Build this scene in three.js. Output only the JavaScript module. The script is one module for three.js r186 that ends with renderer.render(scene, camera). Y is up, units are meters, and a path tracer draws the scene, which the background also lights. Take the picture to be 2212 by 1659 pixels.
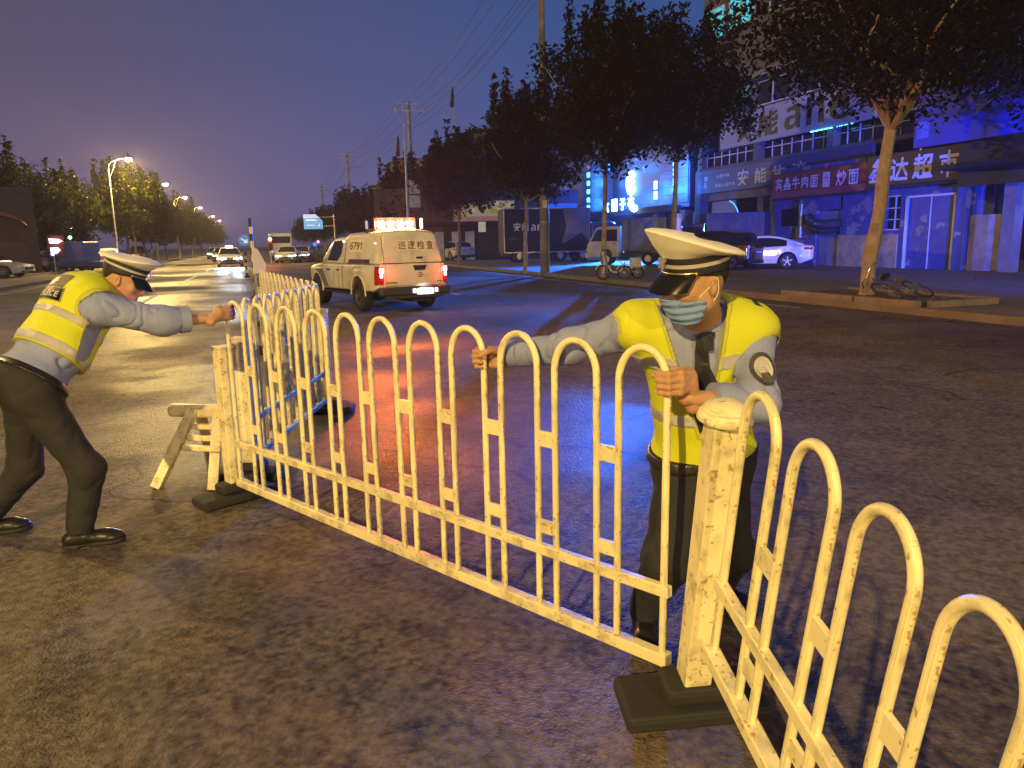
import * as THREE from 'three';
import { mergeGeometries } from 'three/addons/utils/BufferGeometryUtils.js';
import { RoundedBoxGeometry } from 'three/addons/geometries/RoundedBoxGeometry.js';
import { RectAreaLightUniformsLib } from 'three/addons/lights/RectAreaLightUniformsLib.js';
import { ImprovedNoise } from 'three/addons/math/ImprovedNoise.js';

// ------------------------------------------------------------------ camera, sky, exposure
const scene = new THREE.Scene();
const RAD = Math.PI / 180, EYE = 1.5;
const camera = new THREE.PerspectiveCamera(54, 1024 / 768, 0.1, 3000);
camera.position.set(0, EYE, 0);
camera.rotation.order = 'YXZ';
camera.rotation.set(-10.767 * RAD, -18.188 * RAD, -1.2 * RAD);
camera.updateMatrixWorld(true);

const renderer = new THREE.WebGLRenderer({ antialias: true });
renderer.setSize(1024, 768);
renderer.toneMapping = THREE.LinearToneMapping;
renderer.toneMappingExposure = 1.14;
renderer.shadowMap.enabled = true;
renderer.shadowMap.type = THREE.PCFSoftShadowMap;
RectAreaLightUniformsLib.init();

// dusk sky: grey violet on the left of the road, clear blue on the right, a violet town glow low down ahead
{
  const w = 512, h = 256, d = new Float32Array(w * h * 4), nS = noiseField(256, 4, 911, 3, 0.5);
  for (let j = 0; j < h; j++) for (let i = 0; i < w; i++) {
    const el = ((j + 0.5) / h - 0.5) * 180, az = ((i + 0.5) / w - 0.5) * 360;   // az = atan2(z, x)
    const a = az + 90;                                                          // 0 straight up the road, positive to the right
    const c = Math.cos((a - 95) * RAD);
    let t = Math.min(1, Math.max(0, (0.5 + 0.5 * c - 0.3) / 0.42)); t = t * t * (3 - 2 * t);
    const e = Math.max(0, el);
    const up = Math.min(1, e / 26), mixc = (p, q) => p.map((v, k) => v + (q[k] - v) * up);
    const L = mixc([0.075, 0.077, 0.152], [0.04, 0.039, 0.071]), B = mixc([0.028, 0.078, 0.228], [0.01, 0.062, 0.207]);
    const g = Math.exp(-e / 9) * (0.3 + 0.7 * Math.exp(-Math.pow((((a + 540) % 360) - 180) / 34, 2)));
    const cl = 1 + 0.09 * (nS[((j * 3) % 256) * 256 + (i * 2) % 256] - 0.5) + 0.05 * Math.sin(a * 0.05 + e * 0.11);
    const o = (j * w + i) * 4;
    for (let k = 0; k < 3; k++) d[o + k] = Math.max(0, (L[k] * (1 - t) + B[k] * t) * cl + [0.07, 0.024, 0.075][k] * g);
    if (el < 0) { d[o] = 0.03; d[o + 1] = 0.028; d[o + 2] = 0.04; }
    d[o + 3] = 1;
  }
  const sky = new THREE.DataTexture(d, w, h, THREE.RGBAFormat, THREE.FloatType);
  sky.mapping = THREE.EquirectangularReflectionMapping; sky.magFilter = THREE.LinearFilter; sky.minFilter = THREE.LinearFilter; sky.needsUpdate = true;
  scene.background = sky; scene.environment = sky;
}
scene.fog = new THREE.FogExp2(new THREE.Color(0.82, 0.77, 0.74), 0.0007); //FOG

// ------------------------------------------------------------------ helpers
const V = (x, y, z) => new THREE.Vector3(x, y, z);
function rng(s) { return () => { s = (s + 0x6d2b79f5) | 0; let t = Math.imul(s ^ (s >>> 15), 1 | s); t = (t + Math.imul(t ^ (t >>> 7), 61 | t)) ^ t; return ((t ^ (t >>> 14)) >>> 0) / 4294967296; }; }
// a place that is seen at (x, y) of a 2212 x 1659 picture and stands `depth` metres ahead
const FPX = 384 / Math.tan(27 * RAD);
const rayOf = (x, y) => V((x / 2.16 - 512) / FPX, -(y / 2.16 - 384) / FPX, -1).applyEuler(camera.rotation);
const at = (x, y, depth) => rayOf(x, y).multiplyScalar(depth).add(camera.position);

const used = {};
function numbered(n) { const k = used[n] = (used[n] ?? -1) + 1; return k ? n + '_' + String(k).padStart(3, '0') : n; }
function tag(o, label, category, group, kind) { if (label) o.userData.label = label; if (category) o.userData.category = category; if (group) o.userData.group = group; if (kind) o.userData.kind = kind; return o; }
function thing(name, label, category, pos = [0, 0, 0], turn = 0, group) {
  const g = new THREE.Group(); g.name = numbered(name); g.position.set(...pos); g.rotation.y = turn; scene.add(g);
  return tag(g, label, category, group);
}
function uvMetres(g) {
  const p = g.attributes.position, n = g.attributes.normal, uv = new Float32Array(p.count * 2);
  for (let i = 0; i < p.count; i++) {
    const ax = Math.abs(n.getX(i)), ay = Math.abs(n.getY(i)), az = Math.abs(n.getZ(i));
    if (ay >= ax && ay >= az) { uv[2 * i] = p.getX(i); uv[2 * i + 1] = p.getZ(i); }
    else if (ax >= az) { uv[2 * i] = p.getZ(i); uv[2 * i + 1] = p.getY(i); }
    else { uv[2 * i] = p.getX(i); uv[2 * i + 1] = p.getY(i); }
  }
  g.setAttribute('uv', new THREE.BufferAttribute(uv, 2)); return g;
}
function merge(list) {
  list = (Array.isArray(list) ? list : [list]).map((g) => {
    const q = g.index ? g.toNonIndexed() : g.clone();
    for (const k of Object.keys(q.attributes)) if (!['position', 'normal', 'uv'].includes(k)) q.deleteAttribute(k);
    if (!q.attributes.normal) q.computeVertexNormals();
    if (!q.attributes.uv) q.setAttribute('uv', new THREE.BufferAttribute(new Float32Array(q.attributes.position.count * 2), 2));
    q.morphAttributes = {}; return q;
  });
  return list.length === 1 ? list[0] : mergeGeometries(list);
}
function mesh(name, geos, mat, parent = scene, keepUV = false) {
  let g = Array.isArray(geos) || geos.index === undefined ? merge(geos) : geos;
  if (!keepUV) uvMetres(g.attributes.normal ? g : (g.computeVertexNormals(), g));
  const m = new THREE.Mesh(g, mat); m.name = parent === scene ? numbered(name) : name; m.castShadow = m.receiveShadow = true; parent.add(m); return m;
}
function copyOf(o, label, pos, turn) { const c = o.clone(); c.name = numbered(o.name.replace(/_\d{3}$/, '')); if (pos) c.position.set(...pos); if (turn !== undefined) c.rotation.y = turn; c.userData = { ...o.userData }; if (label) c.userData.label = label; scene.add(c); return c; }
const box = (w, h, d, x = 0, y = 0, z = 0, ry = 0, rx = 0, rz = 0) => { const g = new THREE.BoxGeometry(w, h, d); if (rx) g.rotateX(rx); if (rz) g.rotateZ(rz); if (ry) g.rotateY(ry); return g.translate(x, y, z); };
const rbox = (w, h, d, r, x = 0, y = 0, z = 0, ry = 0, rx = 0, rz = 0) => { const g = new RoundedBoxGeometry(w, h, d, 2, Math.min(r, w / 2.01, h / 2.01, d / 2.01)); if (rx) g.rotateX(rx); if (rz) g.rotateZ(rz); if (ry) g.rotateY(ry); return g.translate(x, y, z); };
const cyl = (r0, r1, h, x = 0, y = 0, z = 0, n = 16) => new THREE.CylinderGeometry(r1, r0, h, n).translate(x, y, z);
const sph = (r, x = 0, y = 0, z = 0, n = 16) => new THREE.SphereGeometry(r, n, Math.max(6, n * 0.6 | 0)).translate(x, y, z);
function bar(a, b, r0, r1 = r0, n = 8) {                       // a round bar from a to b
  const d = b.clone().sub(a), g = new THREE.CylinderGeometry(r1, r0, d.length(), n);
  g.applyQuaternion(new THREE.Quaternion().setFromUnitVectors(V(0, 1, 0), d.clone().normalize())); return g.translate((a.x + b.x) / 2, (a.y + b.y) / 2, (a.z + b.z) / 2);
}
function beam(a, b, w, h) {                                    // a square bar from a to b
  const d = b.clone().sub(a), g = new THREE.BoxGeometry(w, d.length(), h);
  g.applyQuaternion(new THREE.Quaternion().setFromUnitVectors(V(0, 1, 0), d.clone().normalize())); return g.translate((a.x + b.x) / 2, (a.y + b.y) / 2, (a.z + b.z) / 2);
}
const tube = (pts, r, n = 8, seg = 0, closed = false) => new THREE.TubeGeometry(new THREE.CatmullRomCurve3(pts, closed, 'centripetal'), seg || pts.length * 4, r, n, closed);
function prism(pts, depth, bevel = 0) {                        // outline in x, y pushed along z, centred
  const s = new THREE.Shape(pts.map((p) => new THREE.Vector2(p[0], p[1])));
  return new THREE.ExtrudeGeometry(s, { depth: depth - 2 * bevel, bevelEnabled: bevel > 0, bevelSize: bevel, bevelThickness: bevel, bevelOffset: -bevel, bevelSegments: 2, curveSegments: 8 }).translate(0, 0, -depth / 2 + bevel);
}
const lathe = (pts, n = 24) => new THREE.LatheGeometry(pts.map((p) => new THREE.Vector2(p[0], p[1])), n);
// a sheet over (u, v) in 0..1 given by a function, one sided faces towards its normal
function sheet(f, nu, nv, flip = false) {
  const P = [], I = [], U = [];
  for (let j = 0; j <= nv; j++) for (let i = 0; i <= nu; i++) { const p = f(i / nu, j / nv); P.push(p.x, p.y, p.z); U.push(i / nu, j / nv); }
  for (let j = 0; j < nv; j++) for (let i = 0; i < nu; i++) { const a = j * (nu + 1) + i, b = a + 1, c = a + nu + 1, d = c + 1; flip ? I.push(a, c, b, b, c, d) : I.push(a, b, c, b, d, c); }
  const g = new THREE.BufferGeometry(); g.setAttribute('position', new THREE.Float32BufferAttribute(P, 3)); g.setAttribute('uv', new THREE.Float32BufferAttribute(U, 2)); g.setIndex(I); g.computeVertexNormals(); return g;
}

// ------------------------------------------------------------------ textures: tileable noise
function noiseField(n, cells, seed, oct = 4, gain = 0.55) {
  const out = new Float32Array(n * n); let amp = 1, tot = 0;
  for (let o = 0; o < oct; o++) {
    const c = cells << o, r = rng(seed + o * 101), g = Float32Array.from({ length: c * c }, () => r());
    for (let y = 0; y < n; y++) for (let x = 0; x < n; x++) {
      const fx = x / n * c, fy = y / n * c, ix = fx | 0, iy = fy | 0; let u = fx - ix, v = fy - iy; u = u * u * (3 - 2 * u); v = v * v * (3 - 2 * v);
      const a = g[iy * c + ix], b = g[iy * c + (ix + 1) % c], e = g[((iy + 1) % c) * c + ix], f = g[((iy + 1) % c) * c + (ix + 1) % c];
      out[y * n + x] += amp * ((a * (1 - u) + b * u) * (1 - v) + (e * (1 - u) + f * u) * v);
    }
    tot += amp; amp *= gain;
  }
  for (let i = 0; i < out.length; i++) out[i] /= tot; return out;
}
function dataTex(n, f, srgb = false) {
  const d = new Uint8Array(n * n * 4);
  for (let i = 0; i < n * n; i++) { const c = f(i % n, (i / n) | 0, i); for (let k = 0; k < 3; k++) d[4 * i + k] = Math.max(0, Math.min(255, c[k] * 255)); d[4 * i + 3] = 255; }
  const t = new THREE.DataTexture(d, n, n); t.wrapS = t.wrapT = THREE.RepeatWrapping; t.magFilter = THREE.LinearFilter; t.minFilter = THREE.LinearMipmapLinearFilter; if (srgb) t.colorSpace = THREE.SRGBColorSpace; t.needsUpdate = true; return t;
}
const rep = (t, m) => { const c = t.clone(); c.repeat.set(1 / m, 1 / m); c.needsUpdate = true; return c; };
const nA = noiseField(512, 8, 11, 6, 0.62), nB = noiseField(512, 4, 77, 4), nC = noiseField(512, 128, 5, 2, 0.7);
const T = {};
T.mottle = dataTex(512, (x, y, i) => { const v = 0.72 + 0.5 * (nA[i] - 0.5) + 0.3 * (nB[i] - 0.5); return [v, v, v]; });
T.grain = dataTex(512, (x, y, i) => { const v = nC[i]; return [v, v, v]; });
T.fine = dataTex(512, (x, y, i) => { const v = 0.8 + 0.28 * (nC[i] - 0.5) + 0.25 * (nA[i] - 0.5); return [v, v, v]; });
T.grime = dataTex(512, (x, y, i) => { const s = Math.max(0, nA[i] * 0.7 + nB[i] * 0.45 - 0.5) * 2.4, v = 0.95 - 0.45 * Math.min(1, s); return [v, v * 0.985, v * 0.96]; });
T.asphalt = dataTex(512, (x, y, i) => { const v = 0.62 + 0.55 * (nC[i] - 0.5) + 0.5 * (nA[i] - 0.5) + 0.35 * (nB[i] - 0.5); return [v, v * 0.985, v * 0.965]; });
{ // 1024 px over 7 m: grit, worn patches with edges, cracks and sealed joints
  const n = 1024, d = new Float32Array(n * n), r = rng(404), gA = noiseField(n, 256, 9, 2, 0.7), gB = noiseField(n, 6, 21, 6, 0.6), gC = noiseField(n, 40, 33, 3);
  for (let i = 0; i < n * n; i++) { const p = gB[i] > 0.56 ? 0.09 : gB[i] < 0.43 ? -0.07 : 0; d[i] = 0.62 + 0.95 * (gA[i] - 0.5) + 0.34 * (gC[i] - 0.5) + 0.3 * (gB[i] - 0.5) + p * Math.min(1, Math.abs(gB[i] - 0.5) * 14); }
  const line = (x, y, a, len, w, dark) => { for (let s = 0; s < len; s++) { a += (r() - 0.5) * 0.34; x += Math.cos(a); y += Math.sin(a); for (let j = -w; j <= w; j++) for (let i = -w; i <= w; i++) { const X = (x + i + n * 4 | 0) % n, Y = (y + j + n * 4 | 0) % n; d[Y * n + X] = Math.min(d[Y * n + X], dark + 0.14 * r()); } } };
  for (let k = 0; k < 11; k++) line(r() * n, r() * n, r() * 6.28, 160 + r() * 420, r() < 0.5 ? 2 : 1, 0.2);
  for (let k = 0; k < 60; k++) { const x = r() * n, y = r() * n, q = 2 + r() * 5, v = r() < 0.5 ? 0.32 : 0.92; for (let j = -q; j < q; j++) for (let i = -q; i < q; i++) if (i * i + j * j < q * q * (0.5 + 0.5 * r())) d[((y + j + n | 0) % n) * n + (x + i + n | 0) % n] = v; }
  T.road = dataTex(n, (x, y, i) => [d[i], d[i] * 0.985, d[i] * 0.96]);
  const fn = noiseField(512, 10, 61, 5, 0.65), fm = noiseField(512, 60, 67, 2);
  T.chip = dataTex(512, (x, y, i) => { const c = fm[i] * 0.75 + fn[i] * 0.5; if (c > 0.86) return [0.5, 0.4, 0.3]; if (c > 0.845) return [0.78, 0.7, 0.6]; const g = 1 - 0.3 * Math.max(0, fn[i] - 0.46) * 4; return [g, g * 0.98, g * 0.93]; });
}
{ const pn = noiseField(512, 5, 137, 6, 0.6), pm = noiseField(512, 14, 139, 5, 0.6); T.peel = dataTex(512, (x, y, i) => { const c = pn[i] * 0.7 + pm[i] * 0.4, g = 0.85 + 0.3 * (pm[i] - 0.5); if (c > 0.635) return [0.66 * g, 0.62 * g, 0.66 * g]; if (c > 0.622) return [0.36, 0.34, 0.36]; return [0.36 * g, 0.4 * g, 0.66 * g]; }, true); }
T.wet = dataTex(512, (x, y, i) => { const v = Math.min(1, Math.max(0.5, 0.72 + 1.3 * (nB[i] - 0.5) + 0.5 * (nA[i] - 0.5))); return [v, v, v]; });
T.weave = dataTex(256, (x, y) => { const v = 0.5 + 0.25 * Math.sin(x / 256 * Math.PI * 64) + 0.25 * Math.sin(y / 256 * Math.PI * 64); return [v, v, v]; });
T.bark = dataTex(512, (x, y, i) => { const s = nA[(y >> 2) * 512 + x], v = 0.6 + 0.7 * (s - 0.5) + 0.35 * (nA[i] - 0.5); return [v, v * 0.97, v * 0.92]; });

function M(rgb, roughness = 0.7, o = {}) {
  const { map, rmap, bump, bumpScale = 0.002, size = 1, rsize, bsize, ...rest } = o;
  const m = new THREE.MeshPhysicalMaterial({ roughness, metalness: 0, ...rest }); m.color.setRGB(...rgb);
  if (map) m.map = rep(map, size); if (rmap) m.roughnessMap = rep(rmap, o.rsize ?? size); if (bump) { m.bumpMap = rep(bump, o.bsize ?? size); m.bumpScale = bumpScale; }
  return m;
}
const glow = (rgb, k = 1) => { const m = new THREE.MeshStandardMaterial({ roughness: 0.6 }); m.color.setRGB(0.02, 0.02, 0.02); m.emissive.setRGB(...rgb); m.emissiveIntensity = k; return m; };
const lampAt = (rgb, cd, p, radius = 0.06, dist = 0) => { const l = new THREE.PointLight(new THREE.Color(...rgb), cd, dist, 2); l.position.copy(p); l.castShadow = true; l.shadow.radius = radius / 0.02; return l; };

const MAT = {
  asphalt: M([0.165, 0.138, 0.108], 0.95, { map: T.road, size: 7, rmap: T.wet, rsize: 11, bump: T.grain, bsize: 1.1, bumpScale: 0.006, specularIntensity: 0.42 }),
  dirt: M([0.13, 0.11, 0.09], 0.95, { map: T.mottle, size: 3.1, bump: T.mottle, bumpScale: 0.02 }),
  paving: M([0.2, 0.165, 0.14], 0.85, { map: T.mottle, size: 2.7, bump: T.grain, bumpScale: 0.005 }),
  kerb: M([0.24, 0.2, 0.17], 0.85, { map: T.mottle, size: 0.9, bump: T.grain, bumpScale: 0.004 }),
  line: M([0.45, 0.44, 0.4], 0.7, { map: T.grime, size: 1.3 }),
  fence: M([0.82, 0.76, 0.48], 0.36, { map: T.chip, size: 0.8, bump: T.fine, bsize: 0.2, bumpScale: 0.0005 }),
  rubber: M([0.018, 0.018, 0.02], 0.75, { bump: T.grain, bumpScale: 0.001 }),
  lampArm: M([0.12, 0.12, 0.13], 0.6),
  black: M([0.012, 0.012, 0.014], 0.5),
  chrome: M([0.7, 0.7, 0.7], 0.16, { metalness: 1 }),
  steel: M([0.42, 0.42, 0.44], 0.45, { metalness: 0.8, map: T.grime, size: 0.8 }),
  white: M([0.78, 0.77, 0.74], 0.5, { map: T.grime, size: 1.5 }),
  concrete: M([0.3, 0.29, 0.28], 0.9, { map: T.mottle, size: 1.8, bump: T.grain, bumpScale: 0.004 }),
  bark: M([0.4, 0.34, 0.28], 0.95, { map: T.bark, size: 0.8, bump: T.bark, bumpScale: 0.012 }),
  glass: M([0.015, 0.017, 0.02], 0.06, { specularIntensity: 1 }),
  plate: M([0.05, 0.16, 0.5], 0.5),
};
// ------------------------------------------------------------------ written characters as strokes on a 10 x 10 grid
const HAN = {
  安: '5,0 5,1.2|1,3 1,1.6 9,1.6 9,3|4.6,2.6 3,6 7,9.6|7.2,3.8 5,7.4 1.4,9.6|0.8,5.2 9.2,5.2', 能: '2.6,0.4 1,2.8 4.4,2.6|1.2,9.6 1.2,4 4.3,4 4.3,9.4|1.2,5.8 4.3,5.8|1.2,7.5 4.3,7.5|6,0.6 6,4 9,4 9,3|8.6,1 6,2.2|6,5.4 6,9.2 9.2,9.2 9.2,8|8.8,5.8 6,7.2',
  物: '1.6,1 1,3.6|0.6,3 4.2,3|2.4,0.4 2.4,9.6|0.6,7 4.4,5.6|5.6,0.6 4.6,4|5.2,2.6 9.2,2.6 8.8,8.6 8,9.4 7.2,9|6.6,2.6 4.8,7.4|8,2.8 5.6,9', 流: '1,1 2,2|0.5,4 1.6,5|0.6,9.4 2.2,6.4|6,0.2 6.4,1.2|3.4,1.8 9.4,1.8|5.6,1.8 4.4,4 8.4,3.8|7.6,3 8.8,4.4|4.4,5.4 4.2,7.8 3.2,9.6|6.2,5.4 6.2,9.2|8,5.4 8,8.8 9.4,9 9.4,8',
  巡: '1.2,1 2.2,2|0.6,4 2,4 2,7.6 0.6,9|0.6,8 3,9 9.4,9.2|4.6,0.8 3.8,3.4 5,6.8|6.6,0.8 5.8,3.4 7,6.8|8.6,0.8 7.8,3.4 9,6.8', 逻: '1.2,1 2.2,2|0.6,4 2,4 2,7.6 0.6,9|0.6,8 3,9 9.4,9.2|3.8,0.8 3.8,3 9.2,3 9.2,0.8 3.8,0.8|5.6,0.8 5.6,3|7.4,0.8 7.4,3|6,3.2 4,5.6|5.2,4.4 8.4,4.4 6.6,7 4.2,8|5.4,5.6 6.6,6.8',
  检: '0.6,2.6 4,2.6|2.3,0.4 2.3,9.6|2.2,3.4 0.6,6.6|2.6,4 3.8,5.4|6.6,0.4 4.2,3.8|6.6,0.6 9.4,3.6|5.4,3.8 8,3.8|5,5.4 5.6,7.6|6.8,5 7,7.4|9,5 7.8,8|4.4,9.2 9.4,9.2', 查: '0.8,1.8 9.2,1.8|5,0.2 5,4.8|4.8,2 1,4.8|5.2,2 9,4.8|2.8,5 2.8,8.2 7.4,8.2 7.4,5 2.8,5|2.8,6.6 7.4,6.6|0.8,9.5 9.2,9.5',
  达: '1.2,1 2.2,2|0.6,4 2,4 2,7.6 0.6,9|0.6,8 3,9 9.4,9.2|3.6,3 9.2,3|6.4,0.6 6.2,3.4 3.8,7.8|6.4,3.4 9.2,7.6', 超: '0.8,1.6 4.2,1.6|2.5,0.2 2.5,3.4|0.4,3.4 4.6,3.4|2.5,3.4 2.5,8.2|2.5,5.6 4.4,5.6|1.2,5 1,7.6 0.2,9|0.8,7.6 3,9.2 9.6,9.3|5.2,0.8 9.2,0.8 8.8,3.8 7.8,3.6|6.8,0.8 5,4|5.4,5 5.4,8 8.8,8 8.8,5 5.4,5', 市: '5,0.2 5,1.6|0.8,2 9.2,2|2,8 2,4 8,4 8,7.8 7,8|5,2 5,9.8',
  大: '0.8,3.6 9.2,3.6|5,0.4 4.8,4 1,9.6|5,3.8 9,9.6', 国: '1,0.8 1,9.4 9,9.4 9,0.8 1,0.8|2.8,2.8 7.2,2.8|2.8,4.8 7.2,4.8|2.6,7.4 7.6,7.4|5,2.8 5,7.4', 子: '2,1.2 7.6,1.2 5,3.4 5,9 3.6,9|1,5 9,5', 亭: '5,0 5,1.2|1,1.6 9,1.6|3,2.8 7,2.8 7,4.2 3,4.2 3,2.8|1,6.4 1,5.2 9,5.2 9,6.4|2.8,6.8 7.2,6.8|5,6.8 5,9.4 3.8,9.2',
  鑫: '5,0 2.6,2.4|5,0 7.4,2.4|3.2,2.6 6.8,2.6|5,1.2 5,4.4|3,4.4 7,4.4|2.6,5 0.6,7|2.6,5 4.6,7|1.2,7.2 4,7.2|2.6,6 2.6,9.2|0.8,9.2 4.4,9.2|7.4,5 5.4,7|7.4,5 9.4,7|6,7.2 8.8,7.2|7.4,6 7.4,9.2|5.6,9.2 9.2,9.2',
  宾: '5,0 5,1|1,2.6 1,1.4 9,1.4 9,2.6|6.6,2.4 3,3.4 3,7|3,4.8 8,4.8|6.2,4.8 6.2,7|0.8,7 9.2,7|3.4,7.8 1.6,9.6|6.6,7.8 8.6,9.6', 牛: '2.6,0.8 1.4,3.6|2,2.6 8.4,2.6|0.6,5.6 9.4,5.6|5,0.4 5,9.8', 肉: '1.4,9.6 1.4,2 8.6,2 8.6,9 7.6,9.2|5,0.2 4.8,2.6 2.6,4.8|5,2.6 7.4,4.6|5,4.8 2.6,7.6|5,5.4 7.4,7.4', 面: '0.8,1 9.2,1|4.8,1 4.2,2.8|1.4,2.8 1.4,9.4 8.6,9.4 8.6,2.8 1.4,2.8|3.8,2.8 3.8,9.4|6.2,2.8 6.2,9.4|3.8,5 6.2,5|3.8,7.2 6.2,7.2', 炒: '1,2.4 1.2,4.2|4,2 3.2,3.8|2.4,0.4 2.4,5 0.6,9.4|2.6,5.6 4,8.6|6.8,0.6 6.8,6|5.4,2 4.6,4.6|8,2 9.2,4|8.8,5 6.6,8 4.2,9.6', 自: '4.8,0.2 4,1.8|2,1.8 2,9.6 8,9.6 8,1.8 2,1.8|2,4.4 8,4.4|2,7 8,7', 慢: '1.2,2 0.8,4|2,0.4 2,9.6|2.6,2 3.2,3.4|4.4,0.6 4.4,2.8 8.8,2.8 8.8,0.6 4.4,0.6|4.4,1.7 8.8,1.7|3.8,3.8 3.8,5.6 9.4,5.6 9.4,3.8 3.8,3.8|5.6,3.8 5.6,5.6|7.6,3.8 7.6,5.6|4.4,6.6 8.4,6.6 4,9.6|4.8,7 9.2,9.6',
};
function strokes(q, text, x, y, s, lw, gap = 1.12) { q.lineWidth = lw; q.lineJoin = q.lineCap = 'round'; [...text].forEach((c, i) => { for (const st of (HAN[c] ?? '').split('|')) { q.beginPath(); st.split(' ').forEach((p, k) => { const [a, b] = p.split(',').map(Number), X = x + i * s * gap + a * s / 10, Y = y + b * s / 10; k ? q.lineTo(X, Y) : q.moveTo(X, Y); }); q.stroke(); } }); }
function print(w, h, draw) { const c = document.createElement('canvas'); c.width = w; c.height = h; draw(c.getContext('2d'), w, h); const t = new THREE.CanvasTexture(c); t.colorSpace = THREE.SRGBColorSpace; return t; }
// raised strokes of one character as geometry, s metres high, t metres thick, in x, y from the lower left
function hanGeo(c, s, wd, t) { const out = []; for (const st of HAN[c].split('|')) { const p = st.split(' ').map((k) => { const [a, b] = k.split(',').map(Number); return V(a * s / 10, s - b * s / 10, 0); }); for (let i = 0; i + 1 < p.length; i++) { const d = p[i + 1].clone().sub(p[i]), L = d.length() + wd * 0.8; out.push(box(L, wd, t, 0, 0, 0).rotateZ(Math.atan2(d.y, d.x)).translate((p[i].x + p[i + 1].x) / 2, (p[i].y + p[i + 1].y) / 2, 0)); } } return out; }
const BLUE_CD = 2800;
// ------------------------------------------------------------------ the setting: ground, road, verges
const SODIUM = [1, 0.66, 0.2];
{
  const plane = (x0, x1, z0, z1, y) => sheet((u, v) => V(x0 + (x1 - x0) * u, y, z0 + (z1 - z0) * v), 1, 1, true);
  tag(mesh('ground', plane(-700, 700, -1100, 300, -0.03), MAT.dirt), 0, 0, 0, 'structure');
  tag(mesh('road', plane(-9.4, 11.4, -900, 60, 0), MAT.asphalt), 0, 0, 0, 'structure');
  // raised footway on the right, dropped where drives cross it, and the lower verge on the left
  tag(mesh('pavement', [box(12.6, 0.16, 400, 17.86, 0.04, -190)], MAT.paving), 0, 0, 0, 'structure');
  tag(mesh('verge', [box(9, 0.14, 400, -14.06, 0.03, -190)], MAT.dirt), 0, 0, 0, 'structure');
  const kerb = (name, x, zs) => { const g = thing(name, 0, 0); tag(g, 0, 0, 0, 'structure'); const r = rng(x * 10 | 0); const gs = [0, 1, 2].map((k) => rbox(0.2, 0.2, 0.985, 0.018, 0, 0, 0)); gs.forEach((q) => uvMetres(q));
    for (const z of zs) { const m = new THREE.Mesh(gs[r() * 3 | 0], MAT.kerb); m.name = 'kerb_stone'; m.position.set(x + (r() - 0.5) * 0.014, 0.045 + (r() - 0.5) * 0.012, z); m.rotation.set((r() - 0.5) * 0.01, (r() - 0.5) * 0.012, 0); m.castShadow = m.receiveShadow = true; g.add(m); } };
  const span = (a, b) => Array.from({ length: Math.floor(b - a) }, (_, i) => b - 0.5 - i);
  kerb('kerb', 11.47, [...span(-29, -21), ...span(-60, -33), ...span(-95, -64)]);
  kerb('kerb', -9.48, span(-120, -30));
  // raised bed of three big stones round the nearest tree
  const pit = thing('tree_pit', 0, 0); tag(pit, 0, 0, 0, 'structure');
  for (const [a, b] of [[V(11.66, 0, -14.9), V(11.66, 0, -12.62)], [V(11.66, 0, -12.58), V(11.64, 0, -11.0)], [V(11.78, 0, -10.88), V(13.4, 0, -10.86)], [V(13.5, 0, -11), V(13.5, 0, -14.8)]])
    { const d = b.clone().sub(a); const m = mesh('kerb_stone', rbox(0.16, 0.3, d.length(), 0.025), MAT.kerb, pit); m.position.set((a.x + b.x) / 2, 0.09, (a.z + b.z) / 2); m.rotation.y = Math.atan2(d.x, d.z); }
  tag(mesh('soil', [box(1.7, 0.06, 3.7, 12.58, 0.155, -12.9)], M([0.09, 0.07, 0.055], 1, { map: T.mottle, size: 0.7, bump: T.mottle, bumpScale: 0.03 })), 0, 0, 0, 'structure');
  // painted lane lines on the carriageways
  const marks = thing('lane_marking', 0, 0); tag(marks, 0, 0, 0, 'structure');
  const strip = (x, z0, z1, w = 0.15) => mesh('painted_line', plane(x - w / 2, x + w / 2, z0, z1, 0.004), MAT.line, marks);
  strip(-3.2, -27.5, -21); strip(-3.2, -44, -36); strip(-3.2, -60, -52); strip(-3.2, -76, -68); 
  strip(5.4, -27, -21); strip(5.4, -42, -36); strip(5.4, -57, -51);
  strip(10.6, -80, -13, 0.1); strip(-8.7, -200, 10);
}

// street lamps of the left side: pole, arm, head with its light
function streetLamp(z, label, lit = 1, h = 8, x = -10.1) {
  const g = thing('street_lamp', label, 'street lamp', [x, 0, z], 0, 'sodium street lamps along the left side');
  mesh('pole', [cyl(0.085, 0.055, h - 0.6, 0, (h - 0.6) / 2, 0, 12), cyl(0.14, 0.12, 0.5, 0, 0.3, 0, 12), cyl(0.19, 0.19, 0.05, 0, 0.1, 0, 12)], MAT.steel, g);
  mesh('arm', [tube([V(0, h - 0.7, 0), V(0.12, h - 0.25, 0), V(0.7, h + 0.08, 0), V(1.2, h + 0.16, 0)], 0.035, 8, 14), tube([V(0, h - 1.3, 0), V(0.25, h - 0.8, 0), V(0.6, h + 0.03, 0)], 0.02, 6, 10)], MAT.lampArm, g);
  mesh('lamp_head', [rbox(0.62, 0.1, 0.28, 0.05, 1.42, h + 0.2, 0)], MAT.steel, g);
  mesh('lamp_glass', [rbox(0.48, 0.2, 0.34, 0.09, 1.44, h + 0.06, 0)], glow([1, 0.78, 0.5], lit ? 40 : 0), g);
  if (lit) { const l = lampAt(SODIUM, LAMP_CD * lit, V(1.44, h - 0.12, 0), 0.14); g.add(l); }
  return g;
}
const LAMP_CD = 900;
streetLamp(-64.8, 'nearest and biggest lit street lamp, its pole beside the bright yellow lit tree', 1.8);
streetLamp(-89.3, 'second lit street lamp from the left, over dark pointed trees', 0.5);
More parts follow.
